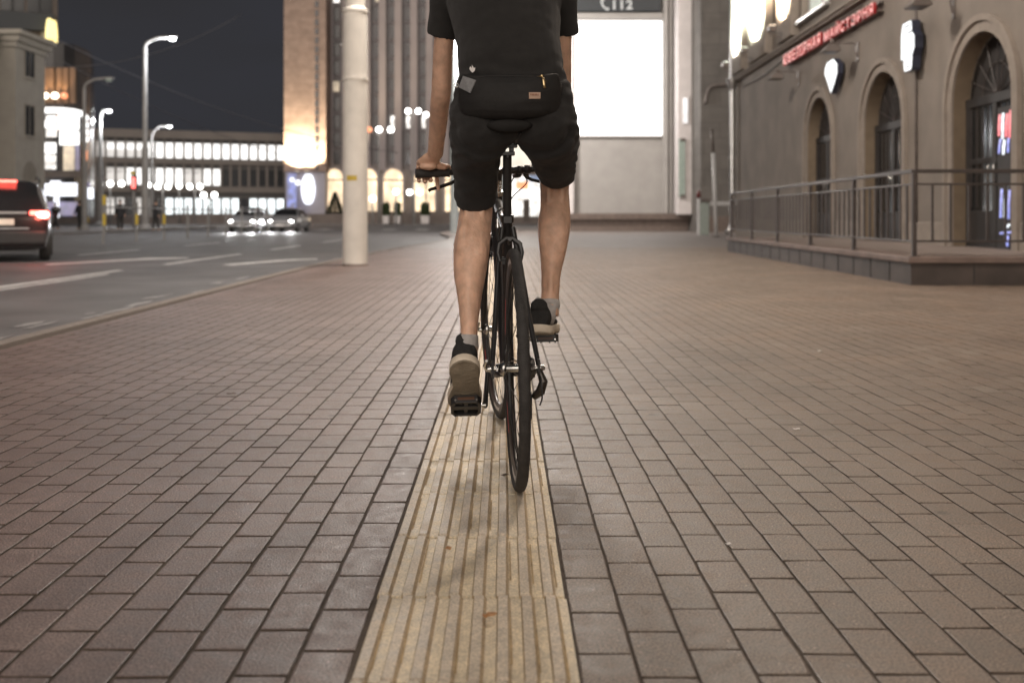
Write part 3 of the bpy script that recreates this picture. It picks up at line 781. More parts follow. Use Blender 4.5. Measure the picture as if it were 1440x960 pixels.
# ---- socks and shoes
def tube_child(name, pts, rad, m, seg=20):
    return child(MB().tube(pts, rad, seg).build(name, M[m], smooth=True))
tube_child('sock', [Vector((-.111,3.145,.418)), Vector((-.1115,3.143,.406)), Vector((-.112,3.141,.39)), FL@Vector((0,.058,.088)), FL@Vector((0,.062,.06))], [(.0292,.0365),(.0305,.038),(.0335,.0405),(.036,.044),(.036,.047)], 'sock')
tube_child('sock', [Vector((.1485,3.377,.505)), Vector((.148,3.372,.485)), Vector((.147,3.362,.463)), FR@Vector((0,.055,.085)), FR@Vector((0,.058,.06))], [(.0335,.0385),(.034,.0395),(.0355,.041),(.0365,.043),(.037,.047)], 'sock')
SOLE = [(0,.006),(.004,.022),(.014,.036),(.03,.0445),(.06,.0475),(.095,.0445),(.13,.0435),(.16,.048),(.19,.0535),(.215,.0535),(.24,.047),(.26,.036),(.274,.022),(.281,.006)]
def sole_mesh(mb, Fm, z0, z1, grow=0, mir=1):
    left = []; right = []
    for (y,w) in SOLE:
        # inner edge hollows at the arch
        arch = .007*math.exp(-((y-.12)/.035)**2)
        left.append((-(w+grow), y)); right.append((w+grow-arch, y))
    out = left+list(reversed(right)); out = [(x*mir,y) for x,y in out]
    def rock(y): return .012*max(0,(y-.2)/.08)**2+.006*max(0,(.04-y)/.04)**2
    rings_ = []
    for z,g in ((z0,-.003),(z0+.003,0),(z1-.003,0),(z1,-.003)):
        rings_.append([Fm @ Vector((x*(1+g/.05), y+(g if y > .14 else -g)*.5, z+rock(y))) for x,y in out])
    mb.rings(rings_)
def shoe(Fm, mir):
    up = MB(); rr = []
    for (y,w,h,zc) in [(.004,.020,.030,.052),(.012,.032,.044,.060),(.03,.0385,.050,.062),(.055,.041,.050,.060),(.085,.0415,.045,.056),(.12,.0425,.036,.048),(.16,.046,.028,.042),(.20,.048,.024,.038),(.235,.043,.020,.034),(.258,.032,.015,.031),(.272,.016,.008,.028)]:
        ring = []
        for k in range(24):
            a = 2*math.pi*k/24; c, s_ = math.cos(a), math.sin(a)
            zz = zc+h*s_ if s_ > 0 else zc+(zc-.020)*s_
            xw = w*c*(1-.28*max(0,s_)**2)
            ring.append(Fm @ Vector((xw*mir, y, zz)))
        rr.append(ring)
    up.rings(rr)
    # padded heel tab and tongue
    up.tube([Fm@Vector((0,.010,.085)), Fm@Vector((0,.007,.105)), Fm@Vector((0,.010,.118))], [(.031,.012),(.027,.009),(.014,.005)], 12)
    up.tube([Fm@Vector((0,.14,.07)), Fm@Vector((0,.105,.095)), Fm@Vector((0,.09,.118))], [(.026,.007),(.026,.007),(.020,.005)], 12)
    me = fuse(up, .0035, 4, .5, 'shoe', lambda co,n: .0006*noise.noise(co*60))
    so = child(link('shoe', me, M['shoe']))
    mb = MB(); sole_mesh(mb, Fm, .0055, .030, 0, mir); x = mb.build('midsole', M['midsole'], smooth=True, auto=50)
    mb = MB(); sole_mesh(mb, Fm, 0, .007, -.0012, mir)
    # tread: bars and an arch groove
    for y in (.03,.05,.07,.09,.15,.17,.19,.21,.23,.25):
        wv = [w for (yy,w) in SOLE if yy <= y][-1]*.72
        mb.tube([Fm@Vector((-wv,y,-.0002)), Fm@Vector((0,y+.012,-.0004)), Fm@Vector((wv,y,-.0002))], .0009, 5)
    z = mb.build('outsole', M['outsole'], smooth=True, auto=50)
    for q in (x, z): q.parent = so
    # laces
    for k in range(4):
        y = .12+k*.018; zt = .078-.006*k
        l = MB().tube([Fm@Vector((-.022,y,zt-.006)), Fm@Vector((0,y+.004,zt+.002)), Fm@Vector((.022,y,zt-.006))], .0024, 6).build('lace', M['matblack'], smooth=True); l.parent = so
    return so
shoe(FL, -1); shoe(FR, 1)

# ---- waist bag slung across the lower back
M['tagcloth'] = mat('grey reflective tag', (.28,.28,.285), .45, var=.12, scale=120, bump=.5, bscale=500)
M['brass'] = mat('brass', (.62,.47,.26), .3, 1, var=.1)
M['leather'] = mat('tan leather patch', (.52,.36,.27), .7, var=.12, scale=90)
M['webbing'] = mat('black webbing', (.03,.028,.027), .8, bump=.6, bscale=400)
bag = empty('waist_bag', (.02,2.99,1.13), 0, 'black nylon waist bag with brass zip pull worn on the back above the saddle', 'waist bag')
def bagchild(o): o.parent = bag; o.matrix_parent_inverse = Matrix.Translation(-bag.location); return o
b = MB(); rr = []
def back_y(x, z):           # curve of the back
    return 3.108+.02*(z-1.13)-.125*math.sqrt(max(.02,1-((x-.022)/.205)**2))
nx = 25
for (z, th, hw) in ((1.062,.004,.115),(1.070,.018,.135),(1.085,.032,.146),(1.11,.042,.152),(1.14,.043,.153),(1.165,.036,.150),(1.182,.020,.146),(1.190,.004,.140)):
    front = []; back = []
    for k in range(nx):
        u = -1+2*k/(nx-1); x = .014+u*hw*1.0
        e = max(0,1-abs(u)**3.2)
        back.append(Vector((x, back_y(x,z)+.012, z+.012*u*u)))
        front.append(Vector((x, back_y(x,z)-.004-th*e, z+.012*u*u)))
    rr.append(front+list(reversed(back)))
b.rings(rr)
bagchild(link('pouch', fuse(b, .004, 3, .5, 'pouch', lambda co,n: .0022*noise.noise(Vector((co.x*16,co.y*16,co.z*38)))), M['bagcloth']))
def bag_front(px, py, off=0):
    """point on the bag's outer face seen at that spot"""
    d = 2.94
    for _ in range(12):
        p = at(px,py,d); u = (p.x-.014)/.152
        zz = min(max(p.z-.012*u*u,1.062),1.19)
        th = float(np.interp(zz,[1.062,1.07,1.085,1.11,1.14,1.165,1.182,1.19],[.004,.018,.032,.042,.043,.036,.020,.004]))
        d = d*.4+.6*(back_y(p.x,zz)-.004-th*max(0,1-min(1,abs(u))**3.2)-off)
    return at(px,py,d)
# zip, pull, patch
zp = [bag_front(x,y,.001) for x,y in ((655,110),(680,108),(705,107),(730,107.5),(744,108),(762,108.5))]
bagchild(MB().tube(smooth_path(zp,3), (.0028), 6).build('zip', M['webbing'], smooth=True))
za = [bag_front(x,y,.0022) for x,y in ((744,107.5),(752,107.8),(761,108.2))]
bagchild(MB().tube(za, .0016, 6).build('zip_teeth', M['brass'], smooth=True))
p0, p1, p2 = bag_front(762,107,.005), bag_front(764.5,112,.006), bag_front(766,124,.004)
mb = MB(); mb.ball(p0, .0055,.004,.005,10); mb.tube([p0,p1,p1.lerp(p2,.5),p2], [(.0025,.002),(.0048,.0018),(.0045,.0018),(.004,.0018)], 8)
bagchild(mb.build('zip_pull', M['brass'], smooth=True))
def patch(corners, name, m, off, thick):
    q = [bag_front(x,y,off) for x,y in corners]; n = (q[1]-q[0]).cross(q[3]-q[0]).normalized()
    if n.y > 0: n = -n
    mb = MB(); mb.rings([[p-n*thick for p in q],[p+n*.0004 for p in q]]); return bagchild(mb.build(name, M[m]))
lp = patch([(744,130),(760,130),(760,139),(744,139)], 'leather_patch', 'leather', .0035, .002)
mb = MB()                                    # stamped mark on the patch: two short lines of illegible lettering
for (yy, xs_) in ((133,(746.5,748.5,750.4,752.6,754.4,756.6)),):
    for k, x in enumerate(xs_):
        p = bag_front(x,yy,.0047); mb.box(-.0012,.0012,-.0003,.0003,-.0022,.0022, Matrix.Translation(p))
bagchild(mb.build('patch_lettering', mat('stamped ink', (.30,.14,.09), .8)))
tg = patch([(651,107),(669,113),(661,131),(645,123)], 'reflective_tag', 'tagcloth', .006, .003)
mb = MB(); a = bag_front(645,121,.006); mb.torus(.006, [(.0016*math.cos(k),.0016*math.sin(k)) for k in (0,1.26,2.51,3.77,5.03)], 18, Matrix.Translation(a+Vector((-.007,0,.002))) @ Matrix.Rotation(R(90),4,'Z'))
bagchild(mb.build('tag_ring', M['steel'], smooth=True))
# small white three-pointed emblem beside the tag
q = [(660,97),(661.5,93.5),(664,96.5),(663.5,91.5),(666.5,96),(668.5,95.5),(667.5,100),(664.5,102.5),(662,100.5)]
pts = [bag_front(x,y,.0075) for x,y in q]
mb = MB(); mb.rings([[p+Vector((0,-.0015,0)) for p in pts],[p+Vector((0,.001,0)) for p in pts]])
bagchild(mb.build('emblem', M['whitepl']))
# strap round both hips
for s in (-1,1):
    pts = []
    for k in range(9):
        u = k/8; a = u*1.75
        pts.append(Vector((.020+s*(.140+.034*math.sin(a*.9)), back_y(.022,1.14)+.035+.19*u*1.05, 1.160+.012*u)))
    bagchild(MB().tube(pts, [(.004,.016)]*9, 8).build('strap', M['webbing'], smooth=True))
# ================================================================ the shop building at the right
M['plaster'] = brick_mat('scored plaster', (.275,.237,.205), (.292,.252,.218), (.20,.172,.148), 1.15, .46, .012, .85, rot=(R(90),0,R(90)), bump=.35)
M['moulding'] = mat('plaster moulding', (.245,.21,.18), .85, var=.1, scale=6, bump=.2)
M['reveal'] = mat('ochre reveal', (.17,.13,.09), .85, var=.12, scale=5, bump=.2)
M['darkdoor'] = mat('dark varnished wood', (.03,.027,.026), .6, var=.2, scale=3, spec=.3)
M['darkglass'] = mat('dark glass', (.02,.021,.022), .12, spec=.35)
M['cladding'] = mat('dark stone cladding', (.060,.048,.043), .55, var=.35, scale=2.5, bump=.35, bscale=30)
M['capstone'] = mat('red brown cap stone', (.17,.125,.108), .6, var=.2, scale=4, bump=.2)
M['terrace'] = mat('terrace slabs', (.21,.17,.15), .7, var=.2, scale=3, bump=.2)
M['railpaint'] = mat('brown grey rail paint', (.055,.045,.042), .45, var=.2, scale=10)
M['zinc'] = mat('zinc', (.55,.55,.55), .35, 1, var=.15, scale=6)
M['fixture'] = mat('grey lamp housing', (.13,.11,.10), .5, var=.2)
FX0, FS = 6.6, .02
FA = math.atan(FS)
shop = empty('shop_building', (FX0,0,0), -FA, 'brown plaster shop building with tall arched doorways behind the railed terrace', 'building')
def fp(s, off, z):                                       # facade to world
    return Matrix.Translation((FX0,0,0)) @ Matrix.Rotation(-FA,4,'Z') @ Vector((-off, s, z))
ARCH = [(10.7,.97),(14.82,.97),(18.9,1.0),(23.0,.93)]
AZ, FLOOR, TOPZ, S0, S1 = 3.45, .32, 14.0, -14.0, 32.0
# wall with its arched openings, as columns of quads
mb = MB()
def wq(sa, sb, z0a, z0b, z1): mb.add([(0,sa,z0a),(0,sb,z0b),(0,sb,z1),(0,sa,z1)], [(0,1,2,3)])
WIN = [(2.9,1.1),(6.95,1.1),(11.05,1.1),(15.1,1.1),(19.2,1.1),(23.4,1.1)]
ZS = 4.98                                               # string course
cur = S0
for c, w in ARCH:
    wq(cur, c-w, -.1, -.1, ZS)
    n = 22
    for k in range(n):
        a0 = math.pi*(1-k/n); a1 = math.pi*(1-(k+1)/n)
        wq(c+w*math.cos(a0), c+w*math.cos(a1), AZ-w+w*math.sin(a0), AZ-w+w*math.sin(a1), ZS)
    cur = c+w
wq(cur, S1, -.1, -.1, ZS)
cur = S0                                                # upper wall with its windows
for c, w in WIN:
    wq(cur, c-w, ZS, ZS, TOPZ); wq(c-w, c+w, ZS, ZS, 5.45); wq(c-w, c+w, 8.0, 8.0, TOPZ); cur = c+w
wq(cur, S1, ZS, ZS, TOPZ)
mb.add([(0,S1,-.1),(9,S1,-.1),(9,S1,TOPZ),(0,S1,TOPZ)], [(0,1,2,3)])
mb.add([(0,S0,TOPZ),(0,S1,TOPZ),(9,S1,TOPZ),(9,S0,TOPZ)], [(0,1,2,3)])
mb.add([(0,S0,-.1),(9,S0,-.1),(9,S0,TOPZ),(0,S0,TOPZ)], [(0,1,2,3)])
wall = mb.build('wall', M['plaster'], shop)
def arch_pts(c, w, n=24, z0=FLOOR):
    return [(c-w, z0)]+[(c+w*math.cos(math.pi*(1-k/n)), AZ-w+0+w*math.sin(math.pi*(1-k/n))) for k in range(n+1)]+[(c+w, z0)]
for idx, (c, w) in enumerate(ARCH):
    ap = arch_pts(c, w)
    mb = MB(); vs = []; fs = []
    for (s,z) in ap: vs += [(0.001,s,z),(.25,s,z)]
    for k in range(len(ap)-1): fs.append((2*k,2*k+1,2*k+3,2*k+2))
    mb.add(vs, fs); mb.build('arch_reveal', M['reveal'], shop, smooth=True, auto=40)
    # two-step moulding round the opening
    mb = MB()
    n = 24
    def band(w0, w1, o0):
        q0 = [(c-w0,FLOOR)]+[(c+w0*math.cos(math.pi*(1-k/n)), AZ-w+w0*math.sin(math.pi*(1-k/n))) for k in range(n+1)]+[(c+w0,FLOOR)]
        q1 = [(c-w1,FLOOR)]+[(c+w1*math.cos(math.pi*(1-k/n)), AZ-w+w1*math.sin(math.pi*(1-k/n))) for k in range(n+1)]+[(c+w1,FLOOR)]
        vs = []; m = len(q0)
        for (s,z),(s2,z2) in zip(q0,q1): vs += [(-.002,s,z),(-o0,s,z),(-o0,s2,z2),(-.002,s2,z2)]
        fs = []
        for k in range(m-1):
            for i in range(3): fs.append((4*k+i,4*k+i+1,4*k+5+i,4*k+4+i))
        mb.add(vs, fs)
    band(w+.003, w+.16, .035); band(w+.16, w+.25, .075)
    mb.build('arch_moulding', M['moulding'], shop, smooth=True, auto=30)
    # the door: leaf frame, panes, transom
    door = bpy.data.objects.new('door', None); col.objects.link(door); door.parent = shop; door.location = (.20,c,0)
    mb = MB(); zt = AZ-w
    zl = zt-.05
    inner = arch_pts(0, w-.0, 24)
    mb.add([(0.06,s,z) for s,z in inner], [tuple(range(len(inner)))])
    mb.box(-.02,.05,-w,w,zl,zl+.14)
    mb.box(-.02,.05,-.06,.06,FLOOR,zl); 
    for s in (-1,1): mb.box(-.015,.05,s*(w-.07)-.07,s*(w-.07)+.07,FLOOR,zl)
    mb.box(-.012,.05,-w,w,FLOOR,FLOOR+.55); mb.box(-.012,.05,-w,w,FLOOR+1.25,FLOOR+1.33)
    mb.build('door_leaf', M['darkdoor'], door, bevel=.008)
    for s in (-1,1):
        MB().box(.02,.03,s*.1 if s > 0 else -w+.15,w-.15 if s > 0 else -.1,FLOOR+.55,zl-.02).build('door_pane', M['darkglass'], door)
    mb = MB()                                        # fan grille and bars
    for k in range(-4,5): mb.cyl((-.01,k*w/5,FLOOR+.6),(-.01,k*w/5,zl),.008,6)
    for k in range(1,8):
        a = math.pi*k/8; mb.cyl((.03,.1*math.cos(a),zl+.16),(.03,(w-.03)*math.cos(a),zt+(w-.03)*math.sin(a)),.010,6)
    mb.tube([(.03,w*.5*math.cos(math.pi*k/12),zt+.06+w*.5*math.sin(math.pi*k/12)) for k in range(13)], .010, 6)
    mb.build('grille', M['railpaint'], door)
    for s in (-1,1): MB().tube([(-.03,s*.09,FLOOR+.95),(-.07,s*.09,FLOOR+.98),(-.07,s*.09,FLOOR+1.2),(-.03,s*.09,FLOOR+1.23)], .011, 8).build('door_handle', M['steel'], door, smooth=True)
# plinth band, string courses, cornice
mb = MB(); cur = S0
for c, w in ARCH+[(S1+1.26,1)]:
    mb.box(-.05,-.002,cur,c-w-.26,-.05,FLOOR+.38); cur = c+w+.26
mb.build('plinth', M['moulding'], shop, bevel=.015)
mb = MB(); mb.box(-.11,-.002,S0,S1+.05,ZS,ZS+.16); mb.box(-.16,-.11,S0,S1+.08,ZS+.06,ZS+.13); mb.build('string_course', M['moulding'], shop, bevel=.012)
mb = MB(); mb.box(-.5,-.002,S0,S1+.3,13.3,13.75); mb.build('cornice', M['moulding'], shop, bevel=.05)
M['paleglow'] = glow('pale green lit blind', (.86,.95,.80), .55, .15, 1.5)
M['winframe'] = mat('grey window frame', (.3,.3,.29), .5)
for c, w in WIN:
    wn = bpy.data.objects.new('window', None); col.objects.link(wn); wn.parent = shop; wn.location = (0,c,0)
    mb = MB(); mb.box(.16,.24,-w,-w+.09,5.45,8.0); mb.box(.16,.24,w-.09,w,5.45,8.0); mb.box(.16,.24,-w+.09,w-.09,7.91,8.0); mb.box(.16,.24,-w+.09,w-.09,5.45,5.54); mb.box(.17,.23,-.04,.04,5.54,7.91); mb.box(.17,.23,-w+.09,w-.09,6.95,7.02)
    mb.build('window_frame', M['winframe'], wn, bevel=.006)
    MB().box(.20,.215,-w+.05,w-.05,5.5,7.95).build('window_pane', M['paleglow'] if c in (19.2,23.4) else M['darkglass'], wn)
    mb = MB(); mb.box(-.14,.2,-w-.12,w+.12,5.36,5.447); mb.build('window_sill', M['zinc'], wn, bevel=.01)
    for s in (-1,1): MB().box(0.001,.2,-w-.001 if s < 0 else w-.02,-w+.02 if s < 0 else w+.001,5.45,8.0).build('window_reveal', M['moulding'], wn)
# pilasters on the upper wall that the floodlights wash
mb = MB()
for s in (25.35, 28.35, 31.0):
    mb.box(-.22,-.002,s-(1.05 if 28 < s < 30 else .7),s+(1.05 if 28 < s < 30 else .7),ZS+.17,13.2)
mb.build('pilaster', M['moulding'], shop, bevel=.02)

# floodlights on the ledge
def flood(s, off, z, tint, watts, label, tilt=16, cone=160):
    p = fp(s, off, z)
    t = empty('floodlight', p, -FA, label, 'floodlight', 'floodlights on the shop ledge')
    mb = MB(); mb.box(-.09,.09,-.14,.14,.06,.2); mb.build('housing', M['fixture'], t, bevel=.02)
    MB().box(-.07,.07,-.12,.12,.201,.207).build('lens', glow('floodlight lens', tint, 6), t)
    mb = MB(); mb.tube([(.0,-.16,.12),(0,-.16,-.02),(0,.16,-.02),(0,.16,.12)], .012, 8); mb.cyl((0,0,-.02),(.24,0,-.1),.014,8); mb.build('bracket', M['fixture'], t)
    l = bpy.data.lights.new('floodlight_beam', 'SPOT'); l.energy = watts; l.color = tint; l.spot_size = R(cone); l.spot_blend = 1.0; l.shadow_soft_size = .2
    o = bpy.data.objects.new('floodlight_beam', l); col.objects.link(o); o.parent = t; o.location = (0,0,.24)
    o.rotation_euler = (0, R(180-tilt), 0)
    return t
flood(31.0, .55, 5.25, (.95,1,.85), 8000, 'floodlight lighting the last pilaster beside the zinc downspout')
flood(28.35, .55, 5.25, (.93,1,.80), 18000, 'floodlight washing the broad pilaster of the shop building in pale green white')
flood(25.35, .5, 5.3, (1,.80,.58), 11000, 'floodlight washing warm light up the shop wall beside the lit window')

# gooseneck sign lamps, unlit
def gooseneck(s, z, label):
    t = empty('wall_lamp', fp(s,0,z), -FA, label, 'wall lamp', 'unlit gooseneck lamps above the doorways')
    mb = MB(); mb.box(-.03,-.002,-.05,.05,-.34,.03); mb.build('wall_plate', M['fixture'], t, bevel=.008)
    MB().tube(smooth_path([Vector(v) for v in ((-.03,0,-.25),(-.06,0,-.1),(-.07,0,.0),(-.2,0,.02),(-.5,0,.02),(-.56,0,.0))],3), .016, 8).build('arm', M['fixture'], t, smooth=True)
    h = MB(); h.prism([(-.62,-.02),(-.48,-.02),(-.40,-.14),(-.42,-.17),(-.70,-.17),(-.72,-.14)], -.19, .19)
    h.build('lamp_head', M['fixture'], t, bevel=.012)
    MB().ball((-.56,-.16,.03),.05,.05,.045,10).build('joint', M['fixture'], t, smooth=True)
    return t
gooseneck(24.7, 4.26, 'unlit gooseneck lamp on the shop wall, furthest one under the start of the red sign')
gooseneck(20.3, 4.20, 'unlit gooseneck lamp between the white gem sign and the second arch')
gooseneck(15.75, 4.16, 'unlit gooseneck lamp above the nearest arch, cut by the top edge')

# red channel-letter sign
M['redface'] = glow('red lit letter', (1,.30,.27), .95, .12, 4)
M['redside'] = mat('red letter return', (.30,.02,.02), .4, emit=(1,.03,.03), es=.06)
def text_mesh(body_, size, extrude, bold=.0, name='lettering'):
    cu = bpy.data.curves.new('t', 'FONT'); cu.body = body_; cu.size = size; cu.extrude = extrude; cu.offset = bold; cu.align_x = 'LEFT'; cu.space_character = 1.22
    o = bpy.data.objects.new('t', cu); col.objects.link(o)
    dg = bpy.context.evaluated_depsgraph_get(); dg.update()
    me = bpy.data.meshes.new_from_object(o.evaluated_get(dg)); me.name = name
    bpy.data.objects.remove(o); bpy.data.curves.remove(cu)
    xs = [v.co.x for v in me.vertices]; ys = [v.co.y for v in me.vertices]
    me.transform(Matrix.Translation((-min(xs),-min(ys),0)))
    return me, max(xs)-min(xs), max(ys)-min(ys)
def sign_text(txt, s_far, s_near, z0, z1, off, parent_empty, front, side, extrude=.03):
    me, w, h = text_mesh(txt, 1, .5, .004)
    # text x -> -s (towards the viewer), y -> z, z -> out of the wall
    k = (s_far-s_near)/w; kz = (z1-z0)/h
    me.transform(Matrix(((0,0,-extrude*2,0),(-k,0,0,0),(0,kz,0,0),(0,0,0,1))))
    me.transform(Matrix.Translation((-off, s_far, z0)))
    me.materials.clear(); me.materials.append(side); me.materials.append(front); me.update()
    for p in me.polygons: p.material_index = 1 if p.normal.x < -.7 else 0
    o = bpy.data.objects.new('lettering', me); col.objects.link(o); o.parent = parent_empty
    o.location = Vector((0,0,0))
    return o
rs = empty('shop_sign', (FX0,0,0), -FA, 'long red lit sign with Cyrillic letters along the shop wall', 'sign')
sign_text('ЮВЕЛІРНАЯ', 25.4, 22.25, 4.52, 4.79, .17, rs, M['redface'], M['redside'])
sign_text('МАЙСТЭРНЯ', 21.95, 18.86, 4.52, 4.79, .17, rs, M['redface'], M['redside'])
mb = MB(); mb.box(-.10,-.04,18.8,25.55,4.55,4.60); mb.box(-.10,-.04,18.8,25.55,4.70,4.75)
for s in (19,20.5,22,23.5,25.2): mb.box(-.04,-.002,s-.02,s+.02,4.53,4.77)
mb.build('sign_rail', M['fixture'], rs)
def lightbox(pts, s, z, off, thick, label, name, emit, marks=()):
    t = empty(name, fp(s,0,z), -FA, label, 'sign')
    n = len(pts)
    vs = [(-off,-u,v) for u,v in pts]+[(-off-thick,-u,v) for u,v in pts]
    fs = [tuple(range(n))]+[(i,(i+1)%n,n+(i+1)%n,n+i) for i in range(n)]
    mb = MB(); mb.add(vs, fs); mb.build('sign_case', mat('navy sign case', (.03,.035,.06), .4), t)
    mb = MB(); mb.add([(-off-thick-.003,-u*.96,v*.97) for u,v in pts], [tuple(range(n))]); mb.build('sign_face', emit, t)
    for (u0,u1,v) in marks:
        mb = MB(); mb.add([(-off-thick-.006,-u0,v-.012),(-off-thick-.006,-u1,v-.012),(-off-thick-.006,-u1,v+.012),(-off-thick-.006,-u0,v+.012)], [(0,1,2,3)]); mb.build('sign_line', M['matblack'], t)
    mb = MB(); mb.box(-off,-.002,-.05,.05,.1,.14); mb.box(-off,-.002,-.05,.05,-.14,-.1); mb.build('sign_bracket', M['fixture'], t)
    return t
M['whiteface'] = glow('white lit face', (.93,.97,1), 1.15, .05)
lightbox([(-.30,.34),(.16,.36),(.42,.22),(.43,.02),(.2,-.20),(-.02,-.36),(-.2,-.14),(-.46,.1),(-.46,.22)], 21.5, 3.72, .06, .12, 'white lit gem-shaped sign on the wall between the two farther arches', 'gem_sign', M['whiteface'])
lightbox([(-.24,.38),(-.2,.42),(.16,.42),(.20,.38),(.20,.24),(.32,.14),(.32,-.06),(.22,-.18),(.2,-.38),(.16,-.42),(-.12,-.42),(-.16,-.38),(-.17,-.2),(-.3,-.2),(-.3,.2)], 17.15, 3.63, .06, .14, 'white lit watch-shaped sign on the wall left of the nearest arch', 'watch_sign', M['whiteface'], ((-.16,.14,.34),(-.02,.22,.22),(-.06,.14,-.34)))
# cable down the wall and a cable along the string course
o = MB().tube([fp(17.25,.02,13.2), fp(17.25,.02,4.1), fp(17.25,.02,.4)], .022, 8).build('cable_conduit', M['fixture'], smooth=True); tag(o,'thin dark conduit running down the shop wall behind the watch sign','conduit')
o = MB().tube([fp(31,.02,4.72), fp(28.5,.03,4.66), fp(26,.02,4.80), fp(23,.02,4.88), fp(20,.02,4.9)], .018, 6).build('cable_conduit', M['fixture'], smooth=True)
tag(o, 'thin cable strung along the shop wall above the red sign', 'conduit')
# downspout at the far corner
dsx = fp(31.92,.16,0)
ds = empty('downspout', dsx, 0, 'bright zinc downspout on the far corner of the shop building', 'downspout')
MB().tube([(0,0,13),(0,0,4.95),(0,0,.62),(-.05,-.02,.42),(-.2,-.08,.28)], [.075]*5, 14).build('pipe', M['zinc'], ds, smooth=True)
mb = MB()
for z in (4.7,2.6,1.0): mb.lathe([(.085,-.03),(.092,-.02),(.092,.02),(.085,.03)], 16, Matrix.Translation((0,0,z)))
mb.lathe([(.08,0),(.16,.22),(.17,.3),(.165,.3)], 16, Matrix.Translation((0,0,4.75)))
mb.build('pipe_collar', M['zinc'], ds, smooth=True, auto=40)
# neon in the nearest doorway (reflection-like coloured signs hung behind the glass)
M['neonr'] = glow('red neon', (1,.22,.25), 1.3, .4, 20); M['neonb'] = glow('blue neon', (.35,.4,1), 1.0, .4, 20); M['neonw'] = glow('white neon', (.9,.95,1), 1.6, .3, 20)
ns = empty('neon_sign', fp(14.2,-.10,1.72), -FA, 'red, white and blue neon display behind the bars of the nearest doorway', 'neon sign')
for (u0,v0,u1,v1,m) in [(-.25,.55,-.22,.85,'neonr'),(-.14,.5,-.12,.86,'neonw'),(-.04,.52,0,.84,'neonr'),(.06,.5,.1,.88,'neonr'),(.16,.55,.2,.86,'neonw'),
        (-.25,.3,-.2,.5,'neonb'),(-.12,.28,-.08,.48,'neonw'),(.02,.3,.04,.5,'neonb'),(.14,.34,.16,.5,'neonb'),(-.2,-.6,-.16,-.2,'neonb'),(-.08,-.6,-.05,-.15,'neonw'),(.04,-.62,.07,-.22,'neonb'),(.16,-.5,.2,-.12,'neonr'),(-.2,-.82,.12,-.8,'neonb'),(-.05,-.75,.06,-.7,'neonw'),(0,-1.0,.02,-.85,'neonb')]:
    MB().tube([(-.02,-u0,v0-.35),(-.02,-(u0+u1)/2+.01,(v0+v1)/2-.35),(-.02,-u1,v1-.35)], .016, 6).build('neon_tube', M[m], ns, smooth=True)
MB().box(.0,.02,-.34,.34,-1.4,.6).build('backing_board', M['darkdoor'], ns)

# ================================================================ terrace and its railing
ter = empty('terrace', (TA.x,TA.y,0), 0, 'low dark stone terrace with a brown cap along the shop front', 'terrace')
def tl(x, y, z): return (x-TA.x, y-TA.y, z)
wallB = fp(23.2,0,0)
outl = [(TA.x,TA.y),(14,TA.y),(14,23.2),(TB.x,TB.y)]
mb = MB(); n = 4
mb.add([tl(x,y,-.02) for x,y in outl]+[tl(x,y,.25) for x,y in outl], [(0,1,5,4),(1,2,6,5),(2,3,7,6),(3,0,4,7)]); mb.build('terrace_wall', M['cladding'], ter)
co = [(TA.x-.035,TA.y-.035),(14,TA.y-.035),(14,23.24),(TB.x-.035,TB.y+.035)]
mb = MB(); mb.add([tl(x,y,.25) for x,y in co]+[tl(x,y,.325) for x,y in co], [(0,1,5,4),(1,2,6,5),(2,3,7,6),(3,0,4,7),(4,5,6,7),(0,3,2,1)]); mb.build('cap_stone', M['capstone'], ter, bevel=.012)
mb = MB(); mb.add([tl(x,y,.329) for x,y in [(TA.x+.4,TA.y+.4),(13.9,TA.y+.4),(13.9,22.9),(TB.x+.4,22.9)]], [(0,1,2,3)]); mb.build('terrace_floor', M['terrace'], ter)
# cladding joints
for k in range(1,16):
    p = TA.lerp(TB,k/16); MB().box(-.004,.004,-.006,.006,-.0,.25, Matrix.Translation(tl(p.x-.003,p.y,0))).build('cladding_joint', M['matblack'], ter)
for k in range(1,9): MB().box(-.006,.006,-.005,.004,0,.25, Matrix.Translation(tl(TA.x+k*.72,TA.y-.001,0))).build('cladding_joint', M['matblack'], ter)

